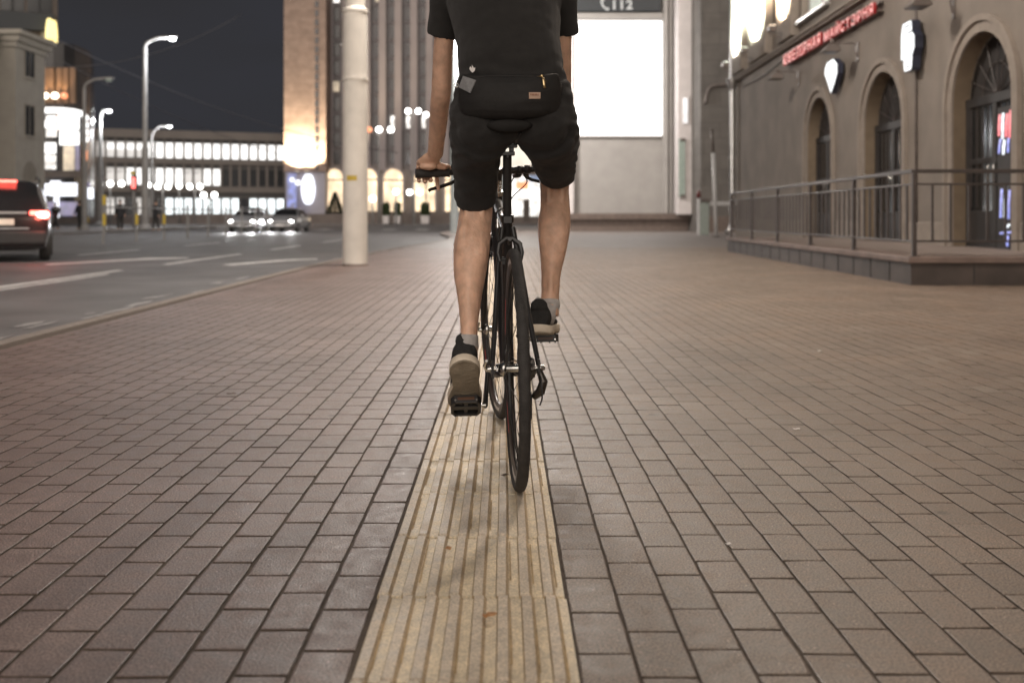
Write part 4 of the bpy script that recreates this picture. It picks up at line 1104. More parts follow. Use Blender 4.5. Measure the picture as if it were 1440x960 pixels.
rail = empty('terrace_railing', (TA.x,TA.y,.325), 0, 'dark steel balustrade with vertical bars round the shop terrace', 'railing')
def rl(p, z): return Vector((p.x-TA.x, p.y-TA.y, z-.325))
C0 = TA+Vector((.06,.06,0)); C1 = TB+Vector((.06,-.08,0)); C2 = Vector((13.5,TA.y+.06,0))
def rail_run(a, b, npost, nbal, skip_first=False):
    for k in range(npost+1):
        if k == 0 and skip_first: continue
        p = a.lerp(b,k/npost); mb = MB(); q = rl(p,0)
        mb.box(q.x-.024,q.x+.024,q.y-.024,q.y+.024,0,.955); mb.box(q.x-.05,q.x+.05,q.y-.05,q.y+.05,0,.012); mb.build('post', M['railpaint'], rail, bevel=.004)
    for z,h,name in ((1.305,.022,'handrail'),(1.155,.012,'middle_rail'),(.50,.012,'bottom_rail')):
        mb = MB(); d = (b-a).normalized(); w = d.cross(Vector((0,0,1)))*(.026 if name == 'handrail' else .011)
        A, B_ = rl(a,z), rl(b,z)
        mb.rings([[A-w-Vector((0,0,h)),A+w-Vector((0,0,h)),A+w+Vector((0,0,h)),A-w+Vector((0,0,h))],[B_-w-Vector((0,0,h)),B_+w-Vector((0,0,h)),B_+w+Vector((0,0,h)),B_-w+Vector((0,0,h))]])
        mb.build(name, M['railpaint'], rail, bevel=.004)
    per = nbal
    for k in range(npost):
        for j in range(1,per):
            p = a.lerp(b,(k+j/per)/npost); q = rl(p,0)
            MB().box(q.x-.0115,q.x+.0115,q.y-.0115,q.y+.0115,.18,.83).build('baluster', M['railpaint'], rail)
rail_run(C0, C1, 5, 10); rail_run(C0, C2, 3, 14, True)
# ================================================================ portal building ahead, barrier, poles
M['panel'] = glow('lit billboard', (1,.985,.965), 2.4, .02, .3)
M['palewall'] = mat('pale render', (.36,.345,.33), .8, var=.08, scale=1.2, bump=.1)
M['greywall'] = brick_mat('grey stone pier', (.135,.125,.115), (.15,.138,.126), (.10,.092,.085), 1.6, .8, .02, .85, rot=(R(90),0,0), bump=.3)
M['jamb'] = mat('whitish jamb', (.66,.62,.61), .7, var=.08, scale=2)
M['brownstone'] = mat('brown granite ledge', (.15,.115,.098), .5, var=.2, scale=4)
M['darksign'] = mat('dark sign board', (.035,.04,.045), .5)
M['signink'] = mat('grey sign figures', (.42,.43,.43), .6, emit=(.8,.85,.85), es=.22)
M['greenglass'] = mat('pale green glass', (.35,.42,.38), .2)
PD = 56.0
def X(px): return xat(px, PD)
def Z(py): return zat(py, PD)
pb = empty('portal_building', (X(870),PD,0), 0, 'tall pale portal building with a huge blank lit billboard behind the rider', 'building')
def pl(mb): mb.v = [(x-X(870), y-PD, z) for x,y,z in mb.v]; return mb
mb = MB(); mb.box(X(794),X(968),PD+.35,PD+12,-.05,30); pl(mb).build('wall', M['palewall'], pb)
mb = MB(); mb.box(X(968),30,PD-3.5,PD+9,-.05,30); pl(mb).build('side_pier', M['greywall'], pb)
mb = MB(); mb.box(X(792),X(807),PD-.1,PD+.35,.9,30); pl(mb).build('frame_post', M['jamb'], pb, bevel=.03)
mb = MB(); mb.box(X(933),X(939),PD-.15,PD+.35,.9,30); mb.box(X(941),X(945),PD-.05,PD+.35,.9,30); pl(mb).build('frame_post', M['palewall'], pb, bevel=.03)
mb = MB(); mb.box(X(948),X(967.6),PD-1.2,PD+.35,.9,30); pl(mb).build('jamb', M['jamb'], pb, bevel=.04)
mb = MB(); mb.box(X(807.5),X(932.5),PD-.12,PD+.35,Z(27),Z(19)); pl(mb).build('head_beam', M['palewall'], pb, bevel=.03)
mb = MB(); mb.box(X(794),X(967),PD-.5,PD+.35,Z(309),Z(300)); mb.box(X(794),X(967),PD-.25,PD+.35,-.05,Z(309)); pl(mb).build('plinth', M['brownstone'], pb, bevel=.03)
mb = MB(); mb.box(X(968),30,PD-3.7,PD-3.5,-.05,Z(304)); pl(mb).build('pier_plinth', M['brownstone'], pb, bevel=.03)
bb = empty('billboard', (X(870),PD,Z(192)), 0, 'huge blank white lit billboard in the portal right of the rider', 'billboard')
mb = MB(); mb.box(X(808.5)-X(870),X(932)-X(870),.1,.33,0,Z(28)-Z(192)); mb.build('billboard_case', M['jamb'], bb)
mb = MB(); mb.box(X(809)-X(870),X(931.5)-X(870),.08,.098,.06,Z(28)-Z(192)-.06); mb.build('billboard_face', M['panel'], bb)
sg = empty('emergency_sign', (X(870),PD,Z(18)), 0, 'dark sign board reading 112 with a handset, above the lit billboard', 'sign')
mb = MB(); mb.box(X(811)-X(870),X(929)-X(870),-.12,.1,.05,2.4); mb.build('sign_board', M['darksign'], sg, bevel=.03)
me, w, h = text_mesh('112', 1, .02, .03); k = (X(889)-X(862))/w; kz = (Z(1)-Z(14.5))/h
me.transform(Matrix(((k,0,0,0),(0,0,-1,0),(0,kz,0,0),(0,0,0,1)))); me.transform(Matrix.Translation((X(862)-X(870),-.14,Z(14.5)-Z(18)))); me.materials.clear(); me.materials.append(M['signink'])
o = bpy.data.objects.new('digits', me); col.objects.link(o); o.parent = sg
pts = [Vector((X(a)-X(870),-.15,Z(b_)-Z(18))) for a,b_ in ((846,2),(846,6),(848,10),(851,13),(854,14))]
mb = MB(); mb.tube(smooth_path(pts,3), .05, 8); mb.ball(pts[0]+Vector((.05,0,.02)),.09,.05,.09); mb.ball(pts[-1],.09,.05,.08); mb.build('handset_symbol', M['signink'], sg, smooth=True)
# door glass strip and pale notices on the jamb
o = empty('notice_board', (X(958),PD-1.22,Z(178)), 0, 'small white lit notice on the whitish jamb beside the billboard', 'notice')
MB().box(-.16,.16,-.06,.015,0,Z(140)-Z(178)).build('notice_case', M['jamb'], o, bevel=.02); MB().box(-.13,.13,-.067,-.062,.06,Z(140)-Z(178)-.06).build('notice_face', glow('notice face', (1,.97,.96), .9), o)
o = empty('glass_screen', (X(953),PD-1.3,Z(278)), 0, 'tall pale green glass panel with clips beside the whitish jamb', 'glass screen')
MB().box(-.17,.17,-.02,.02,0,Z(198)-Z(278)).build('glass_sheet', M['greenglass'], o)
for z in (.05,Z(198)-Z(278)-.05): MB().box(-.08,.2,-.06,.09,z-.08,z+.08).build('glass_clip', M['fixture'], o, bevel=.02)
# bent conduit on the grey pier
o = MB().tube(smooth_path([at(1040,119,PD-3.56), at(1010,120,PD-3.56), at(998,124,PD-3.56), at(994,134,PD-3.56), at(992,146,PD-3.56)],4), .09, 8).build('bent_conduit', M['fixture'], smooth=True)
tag(o, 'dark bent conduit high on the grey stone pier', 'conduit')

# car barrier in the passage
BD = 44.0
M['barrier'] = mat('pale green cabinet', (.33,.38,.35), .5, var=.1); M['barrierw'] = mat('white barrier paint', (.6,.6,.6), .45, var=.1); M['barrierr'] = mat('dark red lens', (.12,.02,.02), .3)
br = empty('car_barrier', (xat(989,BD),BD,0), 0, 'car barrier cabinet with a white boom across the passage at right', 'barrier')
x0 = xat(989,BD)
MB().box(xat(984,BD)-x0,xat(996,BD)-x0,-.18,.18,0,zat(285,BD)).build('cabinet', M['barrier'], br, bevel=.02)
MB().box(xat(981,BD)-x0,xat(984,BD)-x0-.01,-.1,.1,0,zat(279,BD)).build('side_post', M['barrierw'], br, bevel=.015)
MB().box(xat(985,BD)-x0,xat(997,BD)-x0,-.2,.2,zat(285,BD),zat(280,BD)).build('cabinet_head', M['fixture'], br, bevel=.02)
MB().lathe([(.02,0),(.09,.02),(.10,.16),(.06,.3),(.02,.36)], 12, Matrix.Translation((xat(982.5,BD)-x0,0,zat(279,BD)))).build('warning_lamp', M['barrierr'], br, smooth=True)
MB().box(xat(997,BD)-x0,xat(1042,BD)-x0,-.06,-.02,zat(289,BD),zat(283.5,BD)).build('boom', M['barrierw'], br, bevel=.01)
o = empty('leaning_pole', at(1007,334,40).xyz*1, 0, 'thin pale pole leaning in front of the grey pier', 'pole'); o.location.z = 0
p0 = Vector((0,0,0)); MB().tube([p0, Vector((xat(1003,40)-xat(1007,40),0,zat(215,40)))], .075, 10).build('pole_shaft', M['barrierw'], o, smooth=True)
MB().tube([Vector((xat(1003,40)-xat(1007,40),0,zat(215,40))), Vector((xat(1001,40)-xat(1007,40),0,zat(182,40)))], .06, 10).build('pole_tip', M['fixture'], o, smooth=True)
MB().lathe([(.16,0),(.16,.03),(.09,.06)],14).build('base_plate', M['fixture'], o, auto=30)

# ---- thick trolley poles on the kerb line
M['polepaint'] = mat('cream pole paint', (.70,.665,.61), .55, var=.1, scale=3, bump=.15)
M['yellow'] = mat('yellow paint', (.55,.40,.05), .5)
def trolley_pole(x, d, label, paint, k=1.0):
    t = empty('trolley_pole', (x,d,0), 0, label, 'pole', 'thick round poles along the kerb')
    r0 = .20*k
    zz = [0,1.5,3.05,3.055]
    zc1, zc2 = zat(112,16.5), zat(15,16.5)
    MB().tube([(0,0,0),(0,0,zc1),(0,0,zc2)], [r0,r0*.99,r0*.975], 28).build('pole_shaft', paint, t, smooth=True, auto=40)
    MB().tube([(0,0,zc2),(0,0,10.5)], [r0*.80,r0*.72], 28).build('upper_shaft', paint, t, smooth=True, auto=40)
    MB().lathe([(r0*.975,-.06),(r0*1.06,-.04),(r0*1.05,0),(r0*.80,.05)], 28, Matrix.Translation((0,0,zc2))).build('collar', paint, t, smooth=True, auto=30)
    mb = MB(); mb.lathe([(r0*.99,-.03),(r0*1.07,-.025),(r0*1.07,.025),(r0*.98,.03)], 28, Matrix.Translation((0,0,zc1)))
    mb.box(r0*.72,r0*.86,-r0*.75,-r0*.6,zc1-.02,zc1+.02)
    mb.build('collar', paint, t, smooth=True, auto=30)
    if d < 30: MB().lathe([(r0*1.12,-.01),(r0*1.12,.015),(r0*1.02,.03)],28).build('base_ring', M['brownstone'], t, auto=30)
    return t
p1 = trolley_pole(xat(499.5,16.5), 16.5, 'thick cream pole standing on the pavement between road and rider', M['polepaint'])
MB().tube([(-.215,-.03,zat(60,16.5)),(-.2,-.02,8.5)], .014, 8).build('pole_cable', M['zinc'], p1, smooth=True)
MB().tube([(-.215,-.03,zat(66,16.5)),(-.225,-.03,zat(62,16.5))], .03, 8).build('cable_clip', M['zinc'], p1, smooth=True)
mb = MB(); n = 6                                        # small yellow marker curved round the shaft
vs = []
for k in range(n+1):
    a = R(-122+k*8)
    for z in (zat(254.5,16.5),zat(247.5,16.5)): vs.append((.2025*math.cos(a), .2025*math.sin(a), z))
mb.add(vs, [(2*k,2*k+2,2*k+3,2*k+1) for k in range(n)]); mb.build('yellow_marker', M['yellow'], p1, smooth=True)
M['bluepole'] = mat('pale blue grey pole paint', (.42,.47,.48), .5, var=.1)
trolley_pole(xat(639,50), 50, 'pale blue grey pole far ahead beside the rider left knee', M['bluepole'], 1.05)
# ================================================================ street lamps
M['lamppole'] = mat('grey lamp post', (.30,.29,.28), .5, var=.15, scale=2)
M['lampwhite'] = glow('street lamp glass', (.95,.97,1), 26, .05)
def street_lamp(px, d, top_py, head_dx_px, head_py, label, lit=True, watts=3000, r=.11, tint=(.93,.96,1), base_z=0.0, head_dy=0):
    x = xat(px,d); zt = zat(top_py,d); zh = zat(head_py,d); dx = xat(px+head_dx_px,d)-x
    t = empty('street_lamp', (x,d,base_z), 0, label, 'street lamp', 'street lamps across the road')
    zt -= base_z; zh -= base_z
    MB().tube([(0,0,0),(0,0,zt*.45),(0,0,zt*.452),(0,0,zt)], [r*1.45,r*1.3,r*1.0,r*.75], 16).build('pole', M['lamppole'], t, smooth=True, auto=40)
    MB().lathe([(r*2.6,0),(r*2.6,.05),(r*1.6,.3)],16).build('base', M['lamppole'], t, auto=30)
    MB().tube(smooth_path([Vector((0,0,zt)),Vector((dx*.08,head_dy*.1,zt+(zh-zt)*.5)),Vector((dx*.45,head_dy*.45,zh-.02)),Vector((dx*.9,head_dy,zh+.05))],4), [r*.6]*13, 10).build('arm', M['lamppole'], t, smooth=True)
    h = MB(); s = 1 if dx > 0 else -1
    h.rings([[Vector((dx*.82+s*u*1.0, head_dy+w*math.cos(2*math.pi*k/12), zh+.06+hh*max(-.3,math.sin(2*math.pi*k/12)))) for k in range(12)] for (u,w,hh) in ((0,.05,.04),(.12,.10,.07),(.4,.15,.10),(.68,.11,.07),(.76,.04,.03))])
    h.build('lamp_head', M['lamppole'], t, smooth=True)
    MB().ball((dx*.82+s*.42,head_dy,zh-.04),.22,.17,.12,14).build('lamp_glass', M['lampwhite'] if lit else M['greenglass'], t, smooth=True)
    if lit:
        l = bpy.data.lights.new('lamp_light','POINT'); l.energy = watts; l.color = tint; l.shadow_soft_size = .25
        o = bpy.data.objects.new('lamp_light', l); col.objects.link(o); o.parent = t; o.location = (dx*.82+s*.6,head_dy-.3,zh-1.1)
    return t
street_lamp(204, 68, 68, 36, 54, 'tall lit street lamp with a curved arm, nearest of those across the road', watts=1100, r=.17)
street_lamp(141, 105, 172, 8, 156, 'smaller lit street lamp on a pale post left of the tall lamp', watts=1100, r=.24)
street_lamp(118.5, 62, 125, 30, 112, 'unlit grey street lamp with a long arm left of the lit lamps', lit=False, r=.12)
street_lamp(213, 125, 196, 25, 178, 'distant lit street lamp just right of the tall lamp post', watts=1100, r=.2)

# ================================================================ railing on the median
M['railgrey'] = mat('grey guard rail', (.22,.215,.21), .45, var=.15)
gr = empty('guard_railing', (-13.3,34,-.12), 0, 'grey pedestrian guard railing with yellow-sleeved posts along the road median', 'railing')
for k in range(9):
    y = k*3.1; q = -.02*k*3.1*.6
    hh = 1.42 if k else 1.62
    mb = MB(); mb.tube([(q-.04 if k == 0 else q,y,0),(q,y,.5),(q,y,hh)], .05, 12); mb.build('post', M['railgrey'], gr, smooth=True, auto=40)
    if k in (0,1,2): MB().cyl((q,y-.001,.62),(q,y-.001,1.0),.056,12).build('yellow_sleeve', M['yellow'], gr, smooth=True, auto=40)
    if k == 0: MB().cyl((q,y-.001,1.3),(q,y-.001,1.62),.06,12).build('yellow_sleeve', M['yellow'], gr, smooth=True, auto=40)
    if k < 8:
        for z in (1.22,.45): MB().cyl((q,y,z),(q-.0372,y+3.1,z),.028,8).build('rail', M['railgrey'], gr, smooth=True)

# ================================================================ cars
M['carblack'] = mat('black car paint', (.018,.017,.018), .25, var=.1, coat=1)
M['carsilver'] = mat('silver car paint', (.42,.42,.43), .3, .5, var=.05, coat=1)
M['carglass'] = mat('car glass', (.012,.012,.013), .05, spec=.8)
M['plastic'] = mat('black car plastic', (.03,.03,.03), .6)
M['tail'] = glow('lit tail lamp', (1,.10,.07), 7, .2, 6); M['brake'] = glow('bright brake lamp', (1,.45,.38), 14, .1)
M['head'] = glow('headlamp', (1,.98,.95), 25, .1); M['plate'] = mat('number plate', (.62,.55,.45), .4, emit=(1,.88,.7), es=.25)  # plate given a faint warm glow so it looks lit
M['alloy'] = mat('alloy rim', (.4,.4,.4), .35, .9)
def car(name, loc, rz, label, paint, L, W, H, kind, group=None, lights='tail'):
    """local: +y is the way the car faces, origin on the road under the middle"""
    t = empty(name, loc, rz, label, 'car', group); hw = W/2
    # stations: y, z_floor, z_waist, z_top, half width floor / waist / top
    h = H
    if kind == 'suv':
        st = [(-.5,.42,.88,.92,.80,.86,.80),(-.485,.30,.92,1.0,.92,.97,.88),(-.46,.24,.98,1.30*h/1.68,.94,.985,.80),(-.40,.22,1.02,1.60*h/1.68,.95,1,.76),(-.33,.22,1.02,1.655*h/1.68,.96,1,.75),(-.1,.22,1.0,1.68*h/1.68,.96,1,.75),(.08,.22,.98,1.62*h/1.68,.96,1,.75),(.13,.22,.97,1.52*h/1.68,.96,1,.77),(.25,.22,.96,1.06,.96,.99,.86),(.40,.23,.90,.98,.95,.97,.84),(.47,.28,.82,.88,.90,.92,.78),(.5,.38,.68,.74,.78,.8,.66)]
    else:
        st = [(-.5,.42,.78,.84,.78,.84,.74),(-.48,.30,.86,.96,.9,.95,.82),(-.38,.2,.90,1.0,.94,.98,.82),(-.30,.2,.9,1.10,.95,1,.76),(-.20,.2,.9,1.40*h/1.45,.96,1,.72),(-.02,.2,.88,1.45*h/1.45,.96,1,.72),(.10,.2,.87,1.36*h/1.45,.96,1,.73),(.22,.2,.85,.98,.96,.99,.84),(.36,.2,.78,.86,.95,.97,.82),(.46,.25,.68,.74,.9,.92,.78),(.5,.35,.58,.62,.8,.82,.68)]
    rr = []
    for (y,z0,zw,zt,a,b_,c) in st:
        zw = min(zw, zt-.02)
        half = [(0,z0),(a*.7,z0),(a*.97,z0+.05),(b_,(z0+zw)/2),(b_*.99,zw-.05),(b_*.96,zw),(c*1.02+(b_*.96-c)*.25,zw+(zt-zw)*.55),(c*.97,zt-.06*min(1,(zt-zw)*3)),(c*.75,zt),(0,zt+.012)]
        ring = [Vector((x*hw,y*L,z)) for x,z in half]+[Vector((-x*hw,y*L,z)) for x,z in reversed(half[1:-1])]
        rr.append(ring)
    b = MB(); b.rings(rr)
    bo = b.build('body', paint, t, smooth=True, auto=38, )
    wb = L*.29; R_ = .34 if kind == 'suv' else .315
    for sx in (-1,1):
        for sy in (-1,1):
            w = bpy.data.objects.new('wheel', None); col.objects.link(w); w.parent = t; w.location = (sx*(hw-.11), sy*wb, R_)
            MB().torus(R_-.05, [(.05*math.cos(2*math.pi*k/10) if math.cos(2*math.pi*k/10) > -.2 else -.04, .11*math.sin(2*math.pi*k/10)) for k in range(10)], 32).build('tyre', M['rubber'], w, smooth=True)
            mb = MB(); mb.lathe([(R_-.09,-.09),(R_-.085,.085),(R_-.11,.06),(.06,.05),(.05,.07)], 24, Matrix.Rotation(R(90 if sx > 0 else -90),4,'Y')); mb.build('rim', M['alloy'], w, smooth=True, auto=30)
            mb = MB(); mb.lathe([(R_+.05,-.03),(R_+.06,.0),(R_+.05,.03)], 24, Matrix.Translation((0,0,0)) @ Matrix.Rotation(R(90),4,'Y')); 
    def panel(pts, name, m, thick=.012, parent=t):
        q = [Vector(p) for p in pts]; n = (q[1]-q[0]).cross(q[2]-q[0]).normalized()
        ctr = sum(q, Vector())/len(q)
        if n.dot(ctr-Vector((0,0,.8))) < 0: n = -n
        mb = MB(); mb.rings([[p-n*thick for p in q],[p+n*.006 for p in q]]); return mb.build(name, m, parent, bevel=.004)
    if kind == 'suv':
        yb = -.5*L
        panel([(-.70*hw,yb*.935,1.04),(.70*hw,yb*.935,1.04),(.62*hw,yb*.835,1.47*h/1.68),(-.62*hw,yb*.835,1.47*h/1.68)], 'rear_window', M['carglass'], .05)
        for s in (-1,1):
            x1, x2 = s*.945*hw, s*.80*hw
            panel([(x1,-.33*L,1.06),(x1,.12*L,1.03),(x2,.07*L,1.5*h/1.68),(x2,-.30*L,1.52*h/1.68)], 'side_window', M['carglass'], .05)
            tl_ = bpy.data.objects.new('taillight', None); col.objects.link(tl_); tl_.parent = t
            mb = MB(); mb.box(s*.60*hw if s > 0 else -.98*hw, s*.98*hw if s > 0 else -.60*hw, yb*.985-.02, yb*.9, .86,1.02); mb.build('lamp_lens', M['tail'], tl_, bevel=.03)
            mb = MB(); mb.ball((s*.86*hw, yb*.985-.025, .94), .11,.03,.06,14); mb.build('brake_bulb', M['brake'], tl_, smooth=True)
            MB().tube([(s*.72*hw,-.38*L,h+.005),(s*.73*hw,-.34*L,h+.055),(s*.73*hw,.02*L,h+.06),(s*.72*hw,.06*L,h-.03)], .018, 8).build('roof_rail', M['plastic'], t, smooth=True)
            mb = MB(); mb.ball((s*1.08*hw,.16*L,1.06),.11,.07,.08,12); mb.build('mirror', paint, t, smooth=True)
            l = bpy.data.lights.new('brake_light','POINT'); l.energy = 14; l.color = (1,.12,.08); l.shadow_soft_size = .08
            o = bpy.data.objects.new('brake_light', l); col.objects.link(o); o.parent = t; o.location = (s*.86*hw, yb-.12, .94)
        mb = MB(); mb.box(-.34*hw,.34*hw,yb*.80-.1,yb*.80+.1,h-.07,h-.03); mb.build('high_brake_light', M['tail'], t, bevel=.01)
        mb = MB(); mb.box(-.93*hw,.93*hw,yb-.06,yb*.93,.36,.62); mb.build('bumper', M['plastic'], t, bevel=.04)
        mb = MB(); mb.box(-.56*hw,.56*hw,yb-.005,yb*.97,.955,1.0); mb.build('chrome_strip', M['zinc'], t, bevel=.01)
        mb = MB(); mb.box(-.29,.29,yb-.02,yb*.985,.74,.86); mb.build('number_plate', M['plate'], t, bevel=.006)
        mb = MB(); mb.box(-.60*hw,.60*hw,yb-.012,yb*.98,.655,.685); mb.build('chrome_strip', M['zinc'], t, bevel=.008)
        mb = MB(); mb.tube([(0,yb*.93-.03,1.02),(.1,yb*.92-.03,1.1),(.45,yb*.92-.03,1.07)], .012, 6); mb.build('rear_wiper', M['plastic'], t)
        mb = MB(); mb.tube([(-.6,yb*.9,.25),(-.6,yb-.05,.25)], .035, 10); mb.build('exhaust', M['zinc'], t)
    else:
        yf = .5*L
        panel([(-.80*hw,.225*L,.99),(.80*hw,.225*L,.99),(.66*hw,.105*L,1.36*h/1.45),(-.66*hw,.105*L,1.36*h/1.45)], 'windscreen', M['carglass'], .05)
        for s in (-1,1):
            panel([(s*.95*hw,-.27*L,.95),(s*.95*hw,.17*L,.93),(s*.77*hw,.09*L,1.3*h/1.45),(s*.77*hw,-.18*L,1.32*h/1.45)], 'side_window', M['carglass'], .05)
            hd = MB().ball((s*.70*hw,yf*.965,.62),.13,.07,.08,14).build('headlight', M['head'], t, smooth=True)
            mb = MB(); mb.ball((s*1.06*hw,.14*L,.98),.1,.06,.07,12); mb.build('mirror', paint, t, smooth=True)
            l = bpy.data.lights.new('headlamp_beam','SPOT'); l.energy = 500; l.spot_size = R(80); l.spot_blend = .8; l.shadow_soft_size = .08
            o = bpy.data.objects.new('headlamp_beam', l); col.objects.link(o); o.parent = t; o.location = (s*.70*hw,yf*1.02,.62); o.rotation_euler = (R(82),0,0)
        mb = MB(); mb.box(-.5*hw,.5*hw,yf*.97,yf*1.004,.42,.56); mb.build('grille', M['plastic'], t, bevel=.02)
        mb = MB(); mb.box(-.26,.26,yf*1.0,yf*1.012,.36,.46); mb.build('number_plate', M['whitepl'], t)
        mb = MB(); mb.box(-.85*hw,.85*hw,yf*.93,yf*.985,.26,.38); mb.build('bumper', M['plastic'], t, bevel=.03)
    return t
car('suv', (xat(17,20)-1.17,22.1,-.12), R(23), 'black SUV with glowing red tail lamps driving off at far left', M['carblack'], 4.6, 1.86, 1.66, 'suv')
car('oncoming_car', (-15.0,60.5,-.12), R(180), 'silver oncoming car with headlamps on, left of two', M['carsilver'], 4.4, 1.76, 1.46, 'sedan', 'oncoming cars with headlamps lit')
car('oncoming_car', (-13.15,62.5,-.12), R(178), 'silver oncoming car with headlamps on, right one nearer the tower', M['carsilver'], 4.4, 1.76, 1.46, 'sedan', 'oncoming cars with headlamps lit')

# ================================================================ people across the road
M['coat'] = mat('dark coat', (.03,.03,.034), .85); M['coatb'] = mat('dark red coat', (.10,.03,.035), .85); M['yel'] = mat('yellow bag cloth', (.55,.38,.06), .7)
def walker(px, d, h, rz, label, coat, step=.22, bag=False):
    k = h/1.75; x = xat(px,d)
    def V(a): return Vector(a)*k
    b = MB()
    for s in (-1,1):
        b.tube([V((s*.09,0,.92)),V((s*.1,s*step*.35,.5)),V((s*.1,s*step,.09)),V((s*.1,s*step,.04))], [.09*k,.062*k,.045*k,.045*k], 12)
        b.tube([V((s*.1,s*step-.06,.04)),V((s*.1,s*step+.05,.045)),V((s*.105,s*step+.16,.03))], [.04*k,.042*k,.028*k], 10)
        b.tube([V((s*.17,0,1.42)),V((s*.24,-s*step*.3,1.14)),V((s*.25,-s*step*.5+.06,.9))], [.06*k,.045*k,.035*k], 10)
        b.ball(V((s*.25,-s*step*.5+.08,.83)), .035*k,.045*k,.07*k, 10)
    b.tube([V((0,0,.86)),V((0,0,1.0)),V((0,0,1.2)),V((0,0,1.4)),V((0,.0,1.48)),V((0,.01,1.55))], [(.15*k,.11*k),(.165*k,.12*k),(.15*k,.11*k),(.19*k,.12*k),(.10*k,.08*k),(.055*k,.055*k)], 16)
    b.ball(V((0,.02,1.65)), .075*k,.09*k,.112*k, 14); b.ball(V((0,.11,1.63)), .014*k,.02*k,.02*k, 8)
    o = link('person', fuse(b, .014, 3), M['skin']); o.location = (x,d,0); o.rotation_euler = (0,0,rz)
    tag(o, label, 'person', 'people across the road')
    b = MB(); b.tube([V((0,0,.72)),V((0,0,.98)),V((0,0,1.2)),V((0,0,1.41)),V((0,0,1.5))], [(.20*k,.16*k),(.195*k,.15*k),(.18*k,.14*k),(.21*k,.145*k),(.11*k,.09*k)], 18)
    for s in (-1,1): b.tube([V((s*.16,0,1.43)),V((s*.24,-s*step*.3,1.14)),V((s*.25,-s*step*.5+.06,.92))], [.082*k,.065*k,.052*k], 12)
    c = link('coat', fuse(b, .016, 3), coat); c.parent = o
    b = MB()
    for s in (-1,1): b.tube([V((s*.09,0,.92)),V((s*.1,s*step*.35,.5)),V((s*.1,s*step,.1))], [.115*k,.082*k,.066*k], 12)
    c = link('trousers', fuse(b, .015, 2), M['matblack']); c.parent = o
    b = MB(); b.ball(V((0,0,1.68)), .084*k,.095*k,.105*k, 14); c = b.build('hair', M['hair'], o, smooth=True)
    if bag:
        g = MB(); g.rings([[Vector((-.17,-.05,0)),Vector((.17,-.05,0)),Vector((.17,.05,0)),Vector((-.17,.05,0))],[Vector((-.2,-.09,.2)),Vector((.2,-.09,.2)),Vector((.2,.09,.2)),Vector((-.2,.09,.2))],[Vector((-.17,-.04,.36)),Vector((.17,-.04,.36)),Vector((.17,.04,.36)),Vector((-.17,.04,.36))]])
        bg = empty('shopping_bag', (x+.42,d-.1,.42), 0, 'yellow bag in the hand of the walker across the road', 'bag')
        g.build('bag_body', M['yel'], bg, bevel=.03); MB().tube([(-.1,0,.36),(-.08,0,.5),(.0,0,.56),(-.0+.08,0,.5),(.1,0,.36)], .012, 6).build('bag_handle', M['matblack'], bg)
    return o
walker(112, 64, 1.78, R(60), 'person in a dark coat carrying a yellow bag below the bright shop signs', M['coat'], bag=True)
walker(78, 66, 1.72, R(90), 'person in a dark red coat walking just right of the SUV', M['coatb'])
walker(169, 60, 1.80, R(20), 'person in a dark coat standing left of the tall lamp post', M['coat'], .12)
walker(219, 60, 1.74, R(-30), 'person in a dark coat standing right of the tall lamp post', M['coat'], .12)

# ================================================================ left-hand buildings
M['cream'] = mat('cream plaster', (.36,.335,.295), .85, var=.08, scale=1.5, bump=.15)
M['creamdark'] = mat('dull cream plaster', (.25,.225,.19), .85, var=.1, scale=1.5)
M['darkwin'] = mat('unlit window glass', (.035,.037,.04), .12, spec=.6)
cb_ = empty('cream_building', (-25,52.3,0), 0, 'cream plaster building with tall narrow windows at far left', 'building')
mb = MB(); mb.box(-14,0,0,3.35,0,zat(58,54)); mb.build('wall', M['cream'], cb_)
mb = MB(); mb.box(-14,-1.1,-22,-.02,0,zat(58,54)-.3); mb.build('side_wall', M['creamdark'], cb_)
mb = MB(); zc = zat(58,54); mb.box(-14.1,.1,-.1,3.45,zc-.6,zc-.3); mb.box(-14.2,.25,-.2,3.6,zc-.3,zc+.02); mb.box(-14.4,.45,-.35,3.75,zc+.02,zc+.28); mb.build('cornice', M['cream'], cb_, bevel=.04)
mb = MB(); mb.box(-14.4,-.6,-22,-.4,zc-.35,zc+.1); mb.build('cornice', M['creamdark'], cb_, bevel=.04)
for s in (-3.5,-7,-10.5): 
    mb = MB(); mb.box(-1.1,-.8,s-.3,s+.3,0,zc-.4); mb.build('pilaster', M['creamdark'], cb_, bevel=.03)
for (z0,z1) in ((zat(110,54),zat(68,54)),(zat(191,54),zat(150,54))):
    w = bpy.data.objects.new('window', None); col.objects.link(w); w.parent = cb_; w.location = (0,1.55,0)
    MB().box(-.02,.012,-.5,.5,z0,z1).build('window_pane', M['darkwin'], w)
    mb = MB(); mb.box(-.01,.04,-.56,-.5,z0,z1); mb.box(-.01,.04,.5,.56,z0,z1); mb.box(-.01,.04,-.56,.56,z1,z1+.08); mb.box(0,.03,-.03,.03,z0,z1); mb.build('window_frame', M['creamdark'], w)
    mb = MB(); mb.box(0,.12,-.62,.62,z0-.1,z0); mb.build('window_sill', M['cream'], w)
mb = MB(); n = 12; c0 = 1.55
ap = [(c0-.75,0)]+[(c0+.75*math.cos(math.pi*(1-k/n)), zat(247,54)+.75*math.sin(math.pi*(1-k/n))) for k in range(n+1)]+[(c0+.75,0)]
mb.add([(.02,s,z) for s,z in ap], [tuple(range(len(ap)))]); mb.build('doorway', M['creamdark'], cb_)
mb = MB()
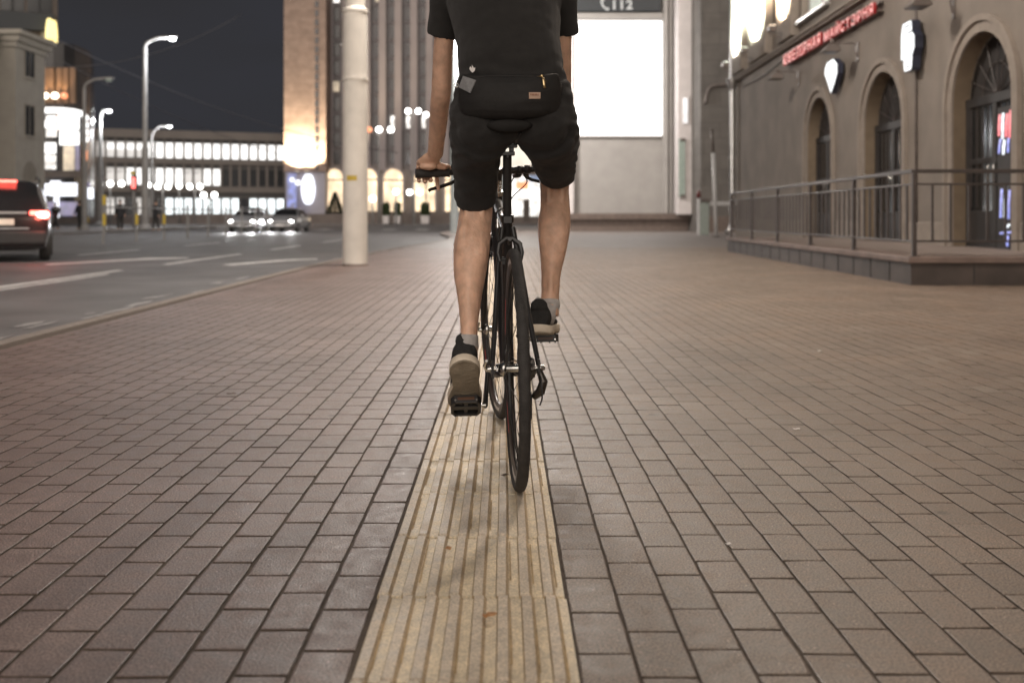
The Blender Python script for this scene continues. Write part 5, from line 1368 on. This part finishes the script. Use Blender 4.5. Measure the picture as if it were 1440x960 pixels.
mb.tube([(-.9,-.3,0),(-.9,-.3,zc-.6),(-1.0,-.3,zc-.3)], .07, 10); mb.tube([(-.95,-2.3,0),(-.95,-2.3,zc-.6)], .07, 10); mb.build('drain_pipe', M['zinc'], cb_, smooth=True)
# the taller dark block above it
M['umber'] = mat('dark umber plaster', (.12,.10,.088), .85, var=.15, scale=1)
tb = empty('dark_block', (xat(81,95),95,0), R(23.6), 'tall dim brown block rising above the cream building', 'building')
mb = MB(); mb.box(-24,0,0,9,0,zat(-40,95)); mb.build('wall', M['umber'], tb)
mb = MB(); mb.box(-24,-.3,-.5,-.004,zat(46,95),zat(22,95)); mb.build('balcony', M['darksign'], tb)
for px in (20,32,52,66):
    MB().box((px-81)*.0685-.55,(px-81)*.0685+.55,-.06,-.002,zat(20,95),zat(-15,95)).build('window', M['darkwin'], tb)
mb = MB(); mb.box(-1.4,0,-.1,-.004,zat(80,95),zat(46,95)); mb.build('pier', M['cream'], tb)
M['arches'] = glow('yellow lit letter', (1,.80,.30), 1.7, .1)
am = empty('yellow_letter_sign', (xat(72.5,93.6),93.6,zat(62,93.6)), R(92), 'yellow lit letter M sign seen edgeways on the dark block', 'sign')
for s in (-1,1):
    pts = [1.58*Vector(q) for q in ((s*.62,0,0),(s*.56,0,.7),(s*.42,0,1.22),(s*.28,0,1.36),(s*.14,0,1.15),(s*.02,0,.25))]
    MB().tube(smooth_path(pts,3), [(.12,.19)]*16, 10).build('letter_stroke', M['arches'], am, smooth=True)
MB().box(-1.0,-.8,-.1,.1,.5,.7).build('sign_bracket', M['darksign'], am)

# glass corner building with its bright signs
M['darkfac'] = mat('dark glazed facade', (.045,.042,.042), .25, var=.2, scale=.6)
M['white_sign'] = glow('white lit sign', (1,.985,.96), 2.0, .12, .8); M['white_blue'] = glow('bluish white lit sign', (.90,.92,1), 1.9, .15, .8); M['warmwin'] = glow('warm lit window', (1,.78,.52), .55, .6, 1.2); M['softwin'] = glow('soft white window', (1,.96,.9), 1.3, .6, 1.5)
M['orangeglow'] = glow('orange lit edge', (1,.3,.1), 1.4, .3, 2); M['purple'] = glow('violet lit window', (.32,.25,.6), .32, .5, 1.5); M['uplight'] = glow('uplight spot', (1,.85,.65), 5, .1)
GD = 80.0
gb = empty('glass_corner_building', (xat(58,GD),GD,0), 0, 'dark glass corner building with a curved white lit fascia and shop signs', 'building')
gx = xat(58,GD)
def gpnt(px, dd=0): return xat(px,GD+dd)-gx
# curved front
path = [(58,0),(75,0),(90,.3),(105,1.2),(115,2.6),(122,4.6),(126,8),(127,14)]
def curve_band(py0, py1, off, name, m, i0=0, i1=8, thick=.2):
    pts = [(xat(px,GD+dd)-gx, dd) for px,dd in path[i0:i1]]
    vs = []; fs = []
    for (x,y) in pts:
        for z in (zat(py0,GD), zat(py1,GD)):
            vs += [(x+off*.35,y-off,z),(x+off*.35-.05,y-off+thick,z)]
    for k in range(len(pts)-1):
        a = 4*k; b_ = a+4
        fs += [(a,b_,b_+2,a+2),(a+1,a+3,b_+3,b_+1),(a,a+1,b_+1,b_),(a+2,b_+2,b_+3,a+3)]
    fs += [(0,2,3,1),(len(vs)-4,len(vs)-3,len(vs)-1,len(vs)-2)]
    mb = MB(); mb.add(vs, fs); return mb.build(name, m, gb)
curve_band(306, 60, 0, 'wall', M['darkfac'], thick=1)
curve_band(160, 149, .5, 'fascia', M['white_sign'], 0, 6)
curve_band(152, 146, .56, 'fascia_edge', M['umber'], 0, 7)
def gpanel(px0, px1, py0, py1, name, m, off=.4, thick=.12, dd=0):
    mb = MB(); mb.box(gpnt(px0,dd),gpnt(px1,dd),dd-off-thick,dd-off,zat(py1,GD),zat(py0,GD)); return mb.build(name, m, gb, bevel=.03)
for i, (a,b_,c,d_,m) in enumerate([(66,81,163,193,'softwin'),(64,72,170,180,'white_sign'),(64,80,201,216,'white_sign'),(64,80,218,238,'softwin'),(90,106,205,240,'warmwin'),(107,113,205,240,'purple'),(66,110,284,304,'purple')]):
    gpanel(a,b_,c,d_,'window',M[m],.12,.06)
gpanel(88,117,162,184,'sign_panel',M['white_sign'],.7); gpanel(86,89,164,184,'sign_panel_edge',M['orangeglow'],.66); gpanel(90,117,186,205,'sign_panel',M['white_sign'],.7)
for py in (166,176,186,196): 
    mb = MB(); mb.ball((gpnt(124,4),3.4,zat(py+1,GD+4)),.28,.2,.27,12); mb.build('sign_letter', M['white_sign'], gb, smooth=True)
gpanel(120,125,208,222,'orange_sign',M['orangeglow'],.3,.1,4)
gpanel(62,80,259,275,'shop_sign_panel',M['white_blue'],.8); gpanel(79,93,255,276,'shop_sign_panel',M['white_blue'],.95); gpanel(92,115,258,276,'shop_sign_panel',M['white_blue'],.8); gpanel(83.5,90.5,277,306,'shop_sign_panel',M['white_blue'],.9)
gpanel(118.5,136,262,278,'shop_sign_panel',M['white_blue'],.6,.1,5); gpanel(124,131,254,260,'shop_sign_emblem',M['purple'],.62,.08,5)
gpanel(62,126,242,250,'canopy',M['umber'],.6)
for px in (66,80,93): MB().ball((gpnt(px),-.35,zat(135.5,GD)),.30,.2,.26,12).build('uplight', M['uplight'] if px < 90 else M['orangeglow'], gb, smooth=True)
M['warmpier'] = mat('copper toned pier', (.22,.13,.075), .5)
for px in (66,74,85,94,104):
    mb = MB(); mb.box(gpnt(px)-.22,gpnt(px)+.22,-.3,-.004,zat(146,GD),zat(95,GD)); mb.build('copper_pier', M['warmpier'], gb, bevel=.03)
for px in (66,80,93):
    l = bpy.data.lights.new('uplight_beam','SPOT'); l.energy = 160; l.color = (1,.7,.4); l.spot_size = R(60); l.shadow_soft_size = .1
    o = bpy.data.objects.new('uplight_beam', l); col.objects.link(o); o.parent = gb; o.location = (gpnt(px),-.75,zat(138,GD)); o.rotation_euler = (R(180-10),0,0)

# long office building with lit windows
M['office'] = mat('grey brown office facade', (.20,.18,.165), .8, var=.08, scale=.5)
M['officedark'] = mat('dark office band', (.085,.08,.078), .6, var=.12, scale=.5)
P0 = Vector((xat(120,155),155,0)); P1 = Vector((xat(425,167),167,0))
oa = math.atan2((P1-P0).y, (P1-P0).x); OL = (P1-P0).length
ob = empty('office_building', P0, oa, 'long low office building with two rows of white lit windows under the night sky', 'building')
mb = MB(); mb.box(-20,OL+4,0,14,0,14.0); mb.build('wall', M['officedark'], ob)
mb = MB(); mb.box(-20,OL+4,-.7,-.004,12.9,14.2); mb.build('parapet', M['office'], ob, bevel=.05)
mb = MB()
for (z0,z1) in ((9.0,9.8),(4.6,5.5)): mb.box(-20,OL+4,-.35,-.004,z0,z1)
mb.build('floor_band', M['office'], ob, bevel=.03)
NW = 23; pw = OL/NW
M['w1'] = glow('bright office window', (1,.985,.96), 1.7, .35, .7); M['w2'] = glow('half lit office window', (1,.95,.9), .7, .5, .7); M['w3'] = mat('unlit office window', (.04,.042,.045), .2)
M['w4'] = glow('cool shop window', (.9,.98,1), 1.7, .8, .5)
rowdef = [(9.95,12.3,lambda k: 'w1' if k > 1 else 'w2'),(5.75,8.3,lambda k: {2:'w2',3:'w2',4:'w1',5:'w1',6:'w1',7:'w1',8:'w1',9:'w1',10:'w2',11:'w2',12:'w1',13:'w1'}.get(k,'w3')),(1.2,3.7,lambda k: 'w4' if k > 7 else ('w2' if k in (2,3,5,6) else 'w3'))]
wm = {}
for ri, (z0,z1,f) in enumerate(rowdef):
    for k in range(NW):
        key = f(k)
        if ri == 0 and k in (2,3,4,5): key = 'half'
        if ri == 0 and k in (21,22): key = 'w2'
        if ri == 2 and k == 16: key = 'w3'
        if (ri,key) not in wm:
            mm = MB().box(-pw*.37,pw*.37,-.08,-.01,0,z1-z0).mesh('window'); mm.materials.append(M['w2' if key == 'half' else key]); wm[(ri,key)] = mm
        o = bpy.data.objects.new('window', wm[(ri,key)]); col.objects.link(o); o.parent = ob; o.location = ((k+.5)*pw,0,z0)
        if key == 'half':
            if 'lamp' not in wm: wm['lamp'] = MB().box(-pw*.34,pw*.34,-.14,-.085,1.25,2.1).mesh('ceiling_light'); wm['lamp'].materials.append(M['w1'])
            q = bpy.data.objects.new('ceiling_light', wm['lamp']); col.objects.link(q); q.parent = o
mb = MB()
for k in range(NW+1):
    x = k*pw; mb.box(x-pw*.13,x+pw*.13,-.25,-.004,5.55,8.98); mb.box(x-pw*.13,x+pw*.13,-.25,-.004,9.82,12.88)
mb.build('mullion_grid', M['office'], ob)

# plaza wall and steps before it
M['plazawall'] = mat('brown plaza wall', (.17,.14,.125), .7, var=.15, scale=1)
o = MB().box(xat(250,122),xat(800,122),121,122,0,1.15).build('plaza_wall', M['plazawall'], bevel=.05); tag(o,'low brown wall edging the plaza below the tower','wall')
o = MB().box(-60,xat(250,118)-.3,119,120,0,.75).build('plaza_wall', M['plazawall'], bevel=.05); tag(o,'low wall in front of the office building at left','wall')
# globe lamps on the plaza
M['globe'] = glow('plaza globe', (1,.97,.92), 9, .05)
def globe_lamp(px, py, d, label, n=1, red=False):
    x = xat(px,d); z = zat(py,d)
    t = empty('globe_lamp', (x,d,0), 0, label, 'lamp', 'small globe lamps on the plaza')
    MB().tube([(0,0,0),(0,0,z)], [.10,.06], 10).build('pole', M['lamppole'], t, smooth=True)
    offs = [0] if n == 1 else ([-.55,.55] if n == 2 else [-1.0,0,1.2])
    if n > 1: MB().tube([(offs[0],0,z-.1),(0,0,z-.35),(offs[-1],0,z-.1)], .04, 8).build('cross_arm', M['lamppole'], t, smooth=True)
    for i, q in enumerate(offs):
        MB().ball((q,0,z+.12),.30,.30,.30,12).build('globe', M['orangeglow'] if (red and i == 0) else M['globe'], t, smooth=True)
    return t
globe_lamp(155,260,108,'globe lamp cluster by the pale lamp post',3)
globe_lamp(208,262,106,'single globe lamp against the tall lamp post')
globe_lamp(229,264,108,'double globe lamp right of the tall lamp post',2)
globe_lamp(252,263,112,'single globe lamp under the middle of the office building')
globe_lamp(274,264,110,'double globe lamp below the dark office windows',2)
globe_lamp(294,276,104,'wide-headed globe lamp left of the oncoming cars',2)
globe_lamp(533,184,104,'tall three-globe lamp with a red globe right of the cream pole',3,True)
globe_lamp(581,158,112,'tall double globe lamp in front of the tower left of the rider arm',2)
globe_lamp(599,163,118,'single tall globe lamp close to the rider left arm')
globe_lamp(524,281,100,'low globe lamp just right of the cream pole base')
globe_lamp(557,271,108,'low globe lamp before the warm arch by the rider hand')
globe_lamp(583,272,112,'low double globe lamp below the rider left hand',2)
# traffic signal
ts_ = empty('traffic_signal', (xat(188,70),70,0), 0, 'traffic signal showing red on a post left of the tall lamp', 'traffic signal')
MB().tube([(0,0,0),(0,0,zat(242,70))], .07, 10).build('post', M['lamppole'], ts_, smooth=True)
MB().box(-.18,.22,-.12,.12,zat(268,70),zat(247,70)).build('signal_box', M['matblack'], ts_, bevel=.03)
MB().box(-.10,.16,-.16,-.125,zat(265,70),zat(250,70)).build('red_light', glow('red signal', (1,.12,.1), 3.0), ts_, bevel=.05)
MB().box(-.2,.12,-.14,-.0,zat(246,70),zat(241,70)).build('yellow_top', M['yellow'], ts_, bevel=.02)

# ================================================================ the tower
M['towerbrick'] = brick_mat('tower brick', (.33,.24,.195), (.37,.275,.225), (.29,.22,.185), 2.2, .55, .03, .85, rot=(R(90),0,0), bump=.2)
M['towerpier'] = mat('tower pier', (.34,.30,.30), .8, var=.08, scale=.3)
M['towerdark'] = mat('tower window bay', (.15,.138,.142), .5, var=.15, scale=.5)
M['towerwin'] = mat('dark tower window', (.06,.058,.062), .15, spec=.6)
M['warmarch'] = glow('warm lit arch', (1,.74,.46), 1.35, .45, .6)
TD = 150.0
tw = empty('tower', (xat(436,TD),TD,0), 0, 'brick tower block with a floodlit end wall and vertical stone piers', 'tower')
tx = xat(436,TD)
def TXx(px, d=TD): return xat(px,d)-tx
mb = MB(); mb.box(TXx(407.5),TXx(465),-4,14,zat(243,TD),48); mb.build('end_wall', M['towerbrick'], tw)
mb = MB(); mb.box(TXx(409),TXx(463),-3.6,14,0,zat(243,TD)-.02); mb.build('end_base', mat('pale lilac base', (.42,.40,.44), .7), tw)
mb = MB(); mb.box(TXx(465)+.02,TXx(800),0,13,0,48); mb.build('main_wall', M['towerdark'], tw)
mb = MB()
for k in range(15):
    c = 516.5+k*22; mb.box(TXx(c-5),TXx(c+5),-.9,-.004,zat(240,TD),48)
mb.box(TXx(466),TXx(469),-.5,-.004,8,48); mb.box(TXx(482),TXx(512),-.9,-.004,zat(240,TD),48)
mb.build('stone_pier', M['towerpier'], tw)
mb = MB(); cols = [472.5]+[532.5+k*22 for k in range(6)]
wz = [8.0+k*2.62 for k in range(11)]
m1 = MB().box(-.50,.50,-.2,-.01,0,1.75).mesh('window'); m1.materials.append(M['towerwin'])
m1s = MB().box(-.50,.50,-.21,-.02,0,1.75).mesh('window'); m1s.materials.append(M['softwin'])
m1w = MB().box(-.45,.45,-.21,-.02,.1,1.5).mesh('window'); m1w.materials.append(M['warmwin'])
for ci, c in enumerate(cols):
    for wi, z in enumerate(wz):
        me_ = m1
        if (ci == 0 and wi == 9) or (ci,wi) in ((2,2),(3,2),(4,2)): me_ = m1s
        if (ci,wi) in ((0,4),(1,9)): me_ = m1w
        o = bpy.data.objects.new('window', me_); col.objects.link(o); o.parent = tw; o.location = (TXx(c),0,z+.55)
mb = MB()
for k in range(6,13):
    for z in wz: mb.box(TXx(532.5+k*22)-.5,TXx(532.5+k*22)+.5,-.2,-.01,z+.55,z+2.3)
    
o = mb.build('window_field', M['towerwin'], tw); o['kind'] = 'stuff'
mb = MB()
for z in wz+[wz[-1]+2.62]: mb.box(TXx(466),TXx(800),-.14,-.004,z+.1,z+.42)
mb.build('spandrel_band', mat('spandrel', (.19,.172,.175), .7), tw)
m2 = MB().box(-.26,.26,-.08,-.004,0,.85).mesh('slot_window'); m2.materials.append(M['towerwin'])
for k in range(24):
    o = bpy.data.objects.new('slot_window', m2); col.objects.link(o); o.parent = tw; o.location = (TXx(445.5,TD-4),-4,zat(243-12.7*k,TD-4)+.4)
# lit arches along the foot
for px, w in ((471.5,1.35),(519,1.3),(554,1.4),(598,1.5),(640,1.4),(684,1.4),(728,1.4),(772,1.4)):
    n = 12; c = TXx(px); zt = zat(238,TD)-w
    ap = [(c-w,1.6)]+[(c+w*math.cos(math.pi*(1-k/n)), zt+w*math.sin(math.pi*(1-k/n))) for k in range(n+1)]+[(c+w,1.6)]
    mb = MB(); mb.prism(ap, -.95, -.60); mb.build('lit_arch', M['warmarch'], tw)
    mb = MB(); q = w+.35
    ap2 = [(c-q,1.6)]+[(c+q*math.cos(math.pi*(1-k/n)), zt+q*math.sin(math.pi*(1-k/n))) for k in range(n+1)]+[(c+q,1.6)]
    vs = []; m_ = len(ap)
    for (a,z),(a2,z2) in zip(ap,ap2): vs += [(a,-1.0,z),(a,-1.25,z),(a2,-1.25,z2),(a2,-1.0,z2)]
    mb.add(vs, [(4*k+i,4*k+i+1,4*k+5+i,4*k+4+i) for k in range(m_-1) for i in range(3)])
    mb.build('arch_surround', M['towerpier'], tw)
    mb = MB(); mb.box(c-w,c+w,-1.05,-.96,zt-.35,zt-.15); mb.build('transom', M['umber'], tw)
# lit oval doorway and blue display at the base of the end wall
mb = MB(); mb.ball((TXx(433,TD-4),-3.8,zat(266,TD-4)),1.0,.35,2.3,16); mb.build('oval_light', M['white_blue'], tw, smooth=True)
M['blueglow'] = glow('blue lit display', (.22,.28,.75), .7, .7, 1.2)
mb = MB(); mb.box(TXx(404,TD-6),TXx(416,TD-6),-6,-5.6,.2,zat(244,TD-6)); mb.build('blue_display', M['blueglow'], tw, bevel=.1)
for (px,py,r_) in ((411,253,.32),(419,257,.4)):
    MB().ball((TXx(px,TD-6),-6.1,zat(py,TD-6)),r_,.15,r_,12).build('display_lamp', M['white_blue'], tw, smooth=True)
# floodlights at the foot of the end wall
for k, px in enumerate((418,432)):
    p = Vector((xat(px,TD-5.4),TD-5.6,zat(241,TD-5)))
    t = empty('tower_floodlight', p, 0, ('left' if k == 0 else 'right')+' floodlight of the pair washing the brick end wall of the tower', 'floodlight', 'floodlights at the foot of the tower')
    MB().box(-.3,.3,-.2,.2,-.25,-.02).build('housing', M['fixture'], t, bevel=.04); MB().box(-.26,.26,-.16,.16,-.015,.0).build('lens', M['uplight'], t)
    MB().box(-.06,.06,.1,1.7,-.35,-.24).build('bracket', M['fixture'], t)
    l = bpy.data.lights.new('floodlight_beam','SPOT'); l.energy = 16000; l.color = (1,.80,.55); l.spot_size = R(130); l.spot_blend = .6; l.shadow_soft_size = .3
    o = bpy.data.objects.new('floodlight_beam', l); col.objects.link(o); o.parent = t; o.location = (0,0,.1); o.rotation_euler = (R(180-12),0,0)
# conifer before the tower
M['needles'] = mat('dark conifer needles', (.035,.055,.03), .8, var=.4, scale=3); M['bark'] = mat('bark', (.08,.06,.045), .9)
def conifer(px, d, h, w, label):
    t = empty('conifer_tree', (xat(px,d),d,0), 0, label, 'tree')
    MB().tube([(0,0,0),(0,0,h*.5),(0,0,h*.97)], [.12,.08,.02], 8).build('trunk', M['bark'], t, smooth=True)
    mb = MB(); rr_ = random.Random(3)
    for k in range(4200):
        u = rr_.random()**.7; z = h*(.08+.92*(1-u)); rad = w*u*(.55+.5*rr_.random()); a = rr_.random()*6.283
        c = Vector((rad*math.cos(a), rad*math.sin(a), z)); dvec = Vector((math.cos(a)*.22,math.sin(a)*.22,-.06+.08*rr_.random())); sd = Vector((-math.sin(a)*.07,math.cos(a)*.07,rr_.uniform(-.04,.04)))
        mb.add([c-sd,c+sd,c+dvec+sd*.4,c+dvec-sd*.4],[(0,1,2,3)])
    mb.build('crown', M['needles'], t)
conifer(471, 128, 3.9, 1.45, 'small dark cone-shaped conifer standing before the tower')
# planters of shrubs
M['shrub'] = mat('shrub leaves', (.06,.085,.035), .7, var=.4, scale=4)
def planter(px, d, wpx, label):
    w = xat(px+wpx,d)-xat(px,d); t = empty('planter', (xat(px,d),d,0), 0, label, 'planter', 'planters before the lit arches')
    z0 = zat(303,d)
    MB().rings([[Vector((-w*.45,-.5,0)),Vector((w*.45,-.5,0)),Vector((w*.45,.5,0)),Vector((-w*.45,.5,0))],[Vector((-w*.5,-.55,z0)),Vector((w*.5,-.55,z0)),Vector((w*.5,.55,z0)),Vector((-w*.5,.55,z0))]]).build('trough', M['jamb'], t, bevel=.04)
    mb = MB(); rr_ = random.Random(int(px))
    for k in range(700):
        x = rr_.uniform(-w*.5,w*.5); y = rr_.uniform(-.6,.6); z = z0+rr_.random()*1.5*(1-.6*abs(x/w)*rr_.random()); a = rr_.random()*6.28; s = .12
        e1 = Vector((math.cos(a)*s,math.sin(a)*s,rr_.uniform(-s,s))); e2 = Vector((-math.sin(a)*s*.6,math.cos(a)*s*.6,rr_.uniform(-s,s)))
        c = Vector((x,y,z)); mb.add([c-e1,c-e2,c+e1,c+e2],[(0,1,2,3)])
    mb.build('shrub', M['shrub'], t)
planter(543, 116, 9, 'planter with shrubs before the arch right of the cream pole')
planter(559, 117, 9, 'planter with shrubs to the right, before the middle lit arch')
planter(598, 116, 12, 'planter with shrubs below the rider left hand')

# pavilion seen between the rider legs
M['pavwarm'] = glow('warm lit ceiling panel', (1,.90,.74), .95, .2, .5); M['bluesign'] = glow('blue lit sign', (.25,.42,.75), .5, .3, 1)
PVD = 92.0
pv = empty('pavilion', (xat(745,PVD),PVD,0), 0, 'glazed pavilion with a warm lit front and blue sign, seen between the rider legs', 'building'); vx = xat(745,PVD)
def pvb(px0,px1,py0,py1,y0,y1,name,m,bev=.04):
    mb = MB(); mb.box(xat(px0,PVD)-vx,xat(px1,PVD)-vx,y0,y1,zat(py1,PVD),zat(py0,PVD)); return mb.build(name,m,pv,bevel=bev)
pvb(690,792,186,240,0,5,'upper_front',M['pavwarm']); pvb(690,792,176,185.5,-.6,5,'roof',M['palewall'])
pvb(690,792,241,246,-.5,5,'canopy',M['brownstone']); pvb(744,760,247,256,-.4,-.1,'sign',M['bluesign']); pvb(726,743,256,266,-.35,-.1,'sign',M['orangeglow'])
pvb(690,792,246.5,304,1.2,5,'shop_front',M['softwin']); pvb(762,770,246.5,312,-.4,.5,'column',M['bluepole']); pvb(700,712,246.5,312,-.4,.5,'column',M['bluepole'])
pvb(772,792,292,311,.2,1.1,'counter',M['darksign']); pvb(736,745,280,311,.2,1.0,'counter',M['umber'])
# overhead wires
M['wire'] = mat('wire', (.09,.09,.1), .5)
def wire(a, b_, sag, label):
    pts = [Vector(a).lerp(Vector(b_),k/20)-Vector((0,0,sag*(1-(2*k/20-1)**2))) for k in range(21)]
    o = MB().tube(pts, .03, 6).build('overhead_wire', M['wire'], smooth=True); tag(o, label, 'wire', 'overhead wires above the road')
wire(at(80,56,70), at(560,215,90), 1.2, 'overhead wire slanting down from the yellow letter to the tower')
wire(at(90,88,75), at(470,235,100), 1.0, 'lower overhead wire crossing the night sky above the office building')
wire(at(60,95,60), at(340,20,70), 1.0, 'overhead wire high above the tall lamp, rising to the right')
FILL_SUN_E, LAN1, LAN2, LAN3 = 2.05, 2900, 5000, 800
# ================================================================ light, sky, camera
w = bpy.data.worlds.new('World'); scene.world = w; w.use_nodes = True
N = w.node_tree.nodes; L = w.node_tree.links; bg = N['Background']
sky = N.new('ShaderNodeTexSky'); sky.sky_type = 'NISHITA'; sky.sun_disc = False; sky.sun_elevation = R(-6); sky.sun_rotation = R(140)
tc = N.new('ShaderNodeTexCoord'); nz = N.new('ShaderNodeTexNoise'); nz.inputs['Scale'].default_value = 2.2; nz.inputs['Detail'].default_value = 5
mpg = N.new('ShaderNodeMapping'); mpg.inputs['Scale'].default_value = (1,1,3.5)
L.new(tc.outputs['Generated'], mpg.inputs['Vector']); L.new(mpg.outputs['Vector'], nz.inputs['Vector'])
cr = N.new('ShaderNodeValToRGB'); cr.color_ramp.elements[0].position = .35; cr.color_ramp.elements[0].color = (.031,.0302,.0328,1); cr.color_ramp.elements[1].position = .75; cr.color_ramp.elements[1].color = (.036,.037,.045,1)
L.new(nz.outputs['Fac'], cr.inputs['Fac'])
ad = N.new('ShaderNodeMix'); ad.data_type = 'RGBA'; ad.blend_type = 'ADD'; ad.inputs['Factor'].default_value = .02
L.new(cr.outputs['Color'], ad.inputs['A']); L.new(sky.outputs['Color'], ad.inputs['B']); L.new(ad.outputs['Result'], bg.inputs['Color'])
bg.inputs['Strength'].default_value = 1.0

def lamp_on_pole(x, d, ax, ad_, label, watts, tint, soft=.5):
    """street lantern on the same kind of thick pole, outside the picture"""
    pass
fill_sun = bpy.data.lights.new('fill_sun', 'SUN'); fill_sun.energy = FILL_SUN_E; fill_sun.angle = R(65); fill_sun.color = (1,.88,.77)  # broad night fill added in place of unseen distant lamps
so_ = bpy.data.objects.new('fill_sun', fill_sun); col.objects.link(so_)
dirv = Vector((-.12,-.86,.42)).normalized(); so_.rotation_euler = dirv.to_track_quat('Z','Y').to_euler()
def lantern(x, d, z, pole, arm, label, watts, tint, soft=1.0):
    t = empty('pavement_lantern', (x,d,z), 0, label, 'lantern', 'lanterns on the thick poles above the frame')
    mb = MB(); mb.lathe([(.03,.25),(.26,.16),(.33,.0),(.30,0)], 20); mb.build('shade', M['lamppole'], t, smooth=True, auto=40)
    MB().ball((0,0,.0),.22,.22,.10,14).build('lantern_glass', glow('lantern glass', tint, 20, .02), t, smooth=True)
    MB().tube([(0,0,.24),(-arm*.3,0,.45),(-arm,0,.3)], .045, 8).build('arm', M['lamppole'], t, smooth=True)
    l = bpy.data.lights.new('lantern_light','POINT'); l.energy = watts; l.color = tint; l.shadow_soft_size = soft
    o = bpy.data.objects.new('lantern_light', l); col.objects.link(o); o.parent = t; o.location = (0,0,-.45)
lantern(xat(499.5,16.5)+1.6, 16.5, 9.2, 0, 1.4, 'lantern reaching over the pavement from the near cream pole', LAN1, (1,.90,.80))
lantern(-1.2, 50, 9.2, 0, 1.0, 'lantern reaching over the pavement from the far blue grey pole', LAN2, (1,.93,.87))

lantern(2.5, 8.6, 6.4, 0, -4.2, 'added unseen warm lantern over the pavement, on a bracket from the shop wall', LAN3, (1,.85,.70), .35)  # added out of view to warm and brighten the right-hand paving
cam = bpy.data.cameras.new('camera'); co_ = bpy.data.objects.new('camera', cam); col.objects.link(co_); scene.camera = co_
co_.location = (0,0,CH); co_.rotation_euler = (R(90),0,0)
cam.lens = 36; cam.sensor_width = 36; cam.sensor_fit = 'HORIZONTAL'
cam.shift_x = (720-VX)/1440; cam.shift_y = -(480-HZ)/1440
cam.clip_start = .05; cam.clip_end = 2000
cam.dof.use_dof = True; cam.dof.focus_distance = 3.08; cam.dof.aperture_fstop = 3.0
vs_ = scene.view_settings; vs_.view_transform = 'Standard'; vs_.look = 'None'; vs_.gamma = 1; vs_.use_curve_mapping = False; vs_.exposure = 0
scene.cycles.use_denoising = True
try: scene.cycles.denoiser = 'OPENIMAGEDENOISE'
except Exception: pass
scene.cycles.sample_clamp_indirect = 6
scene.cycles.max_bounces = 6
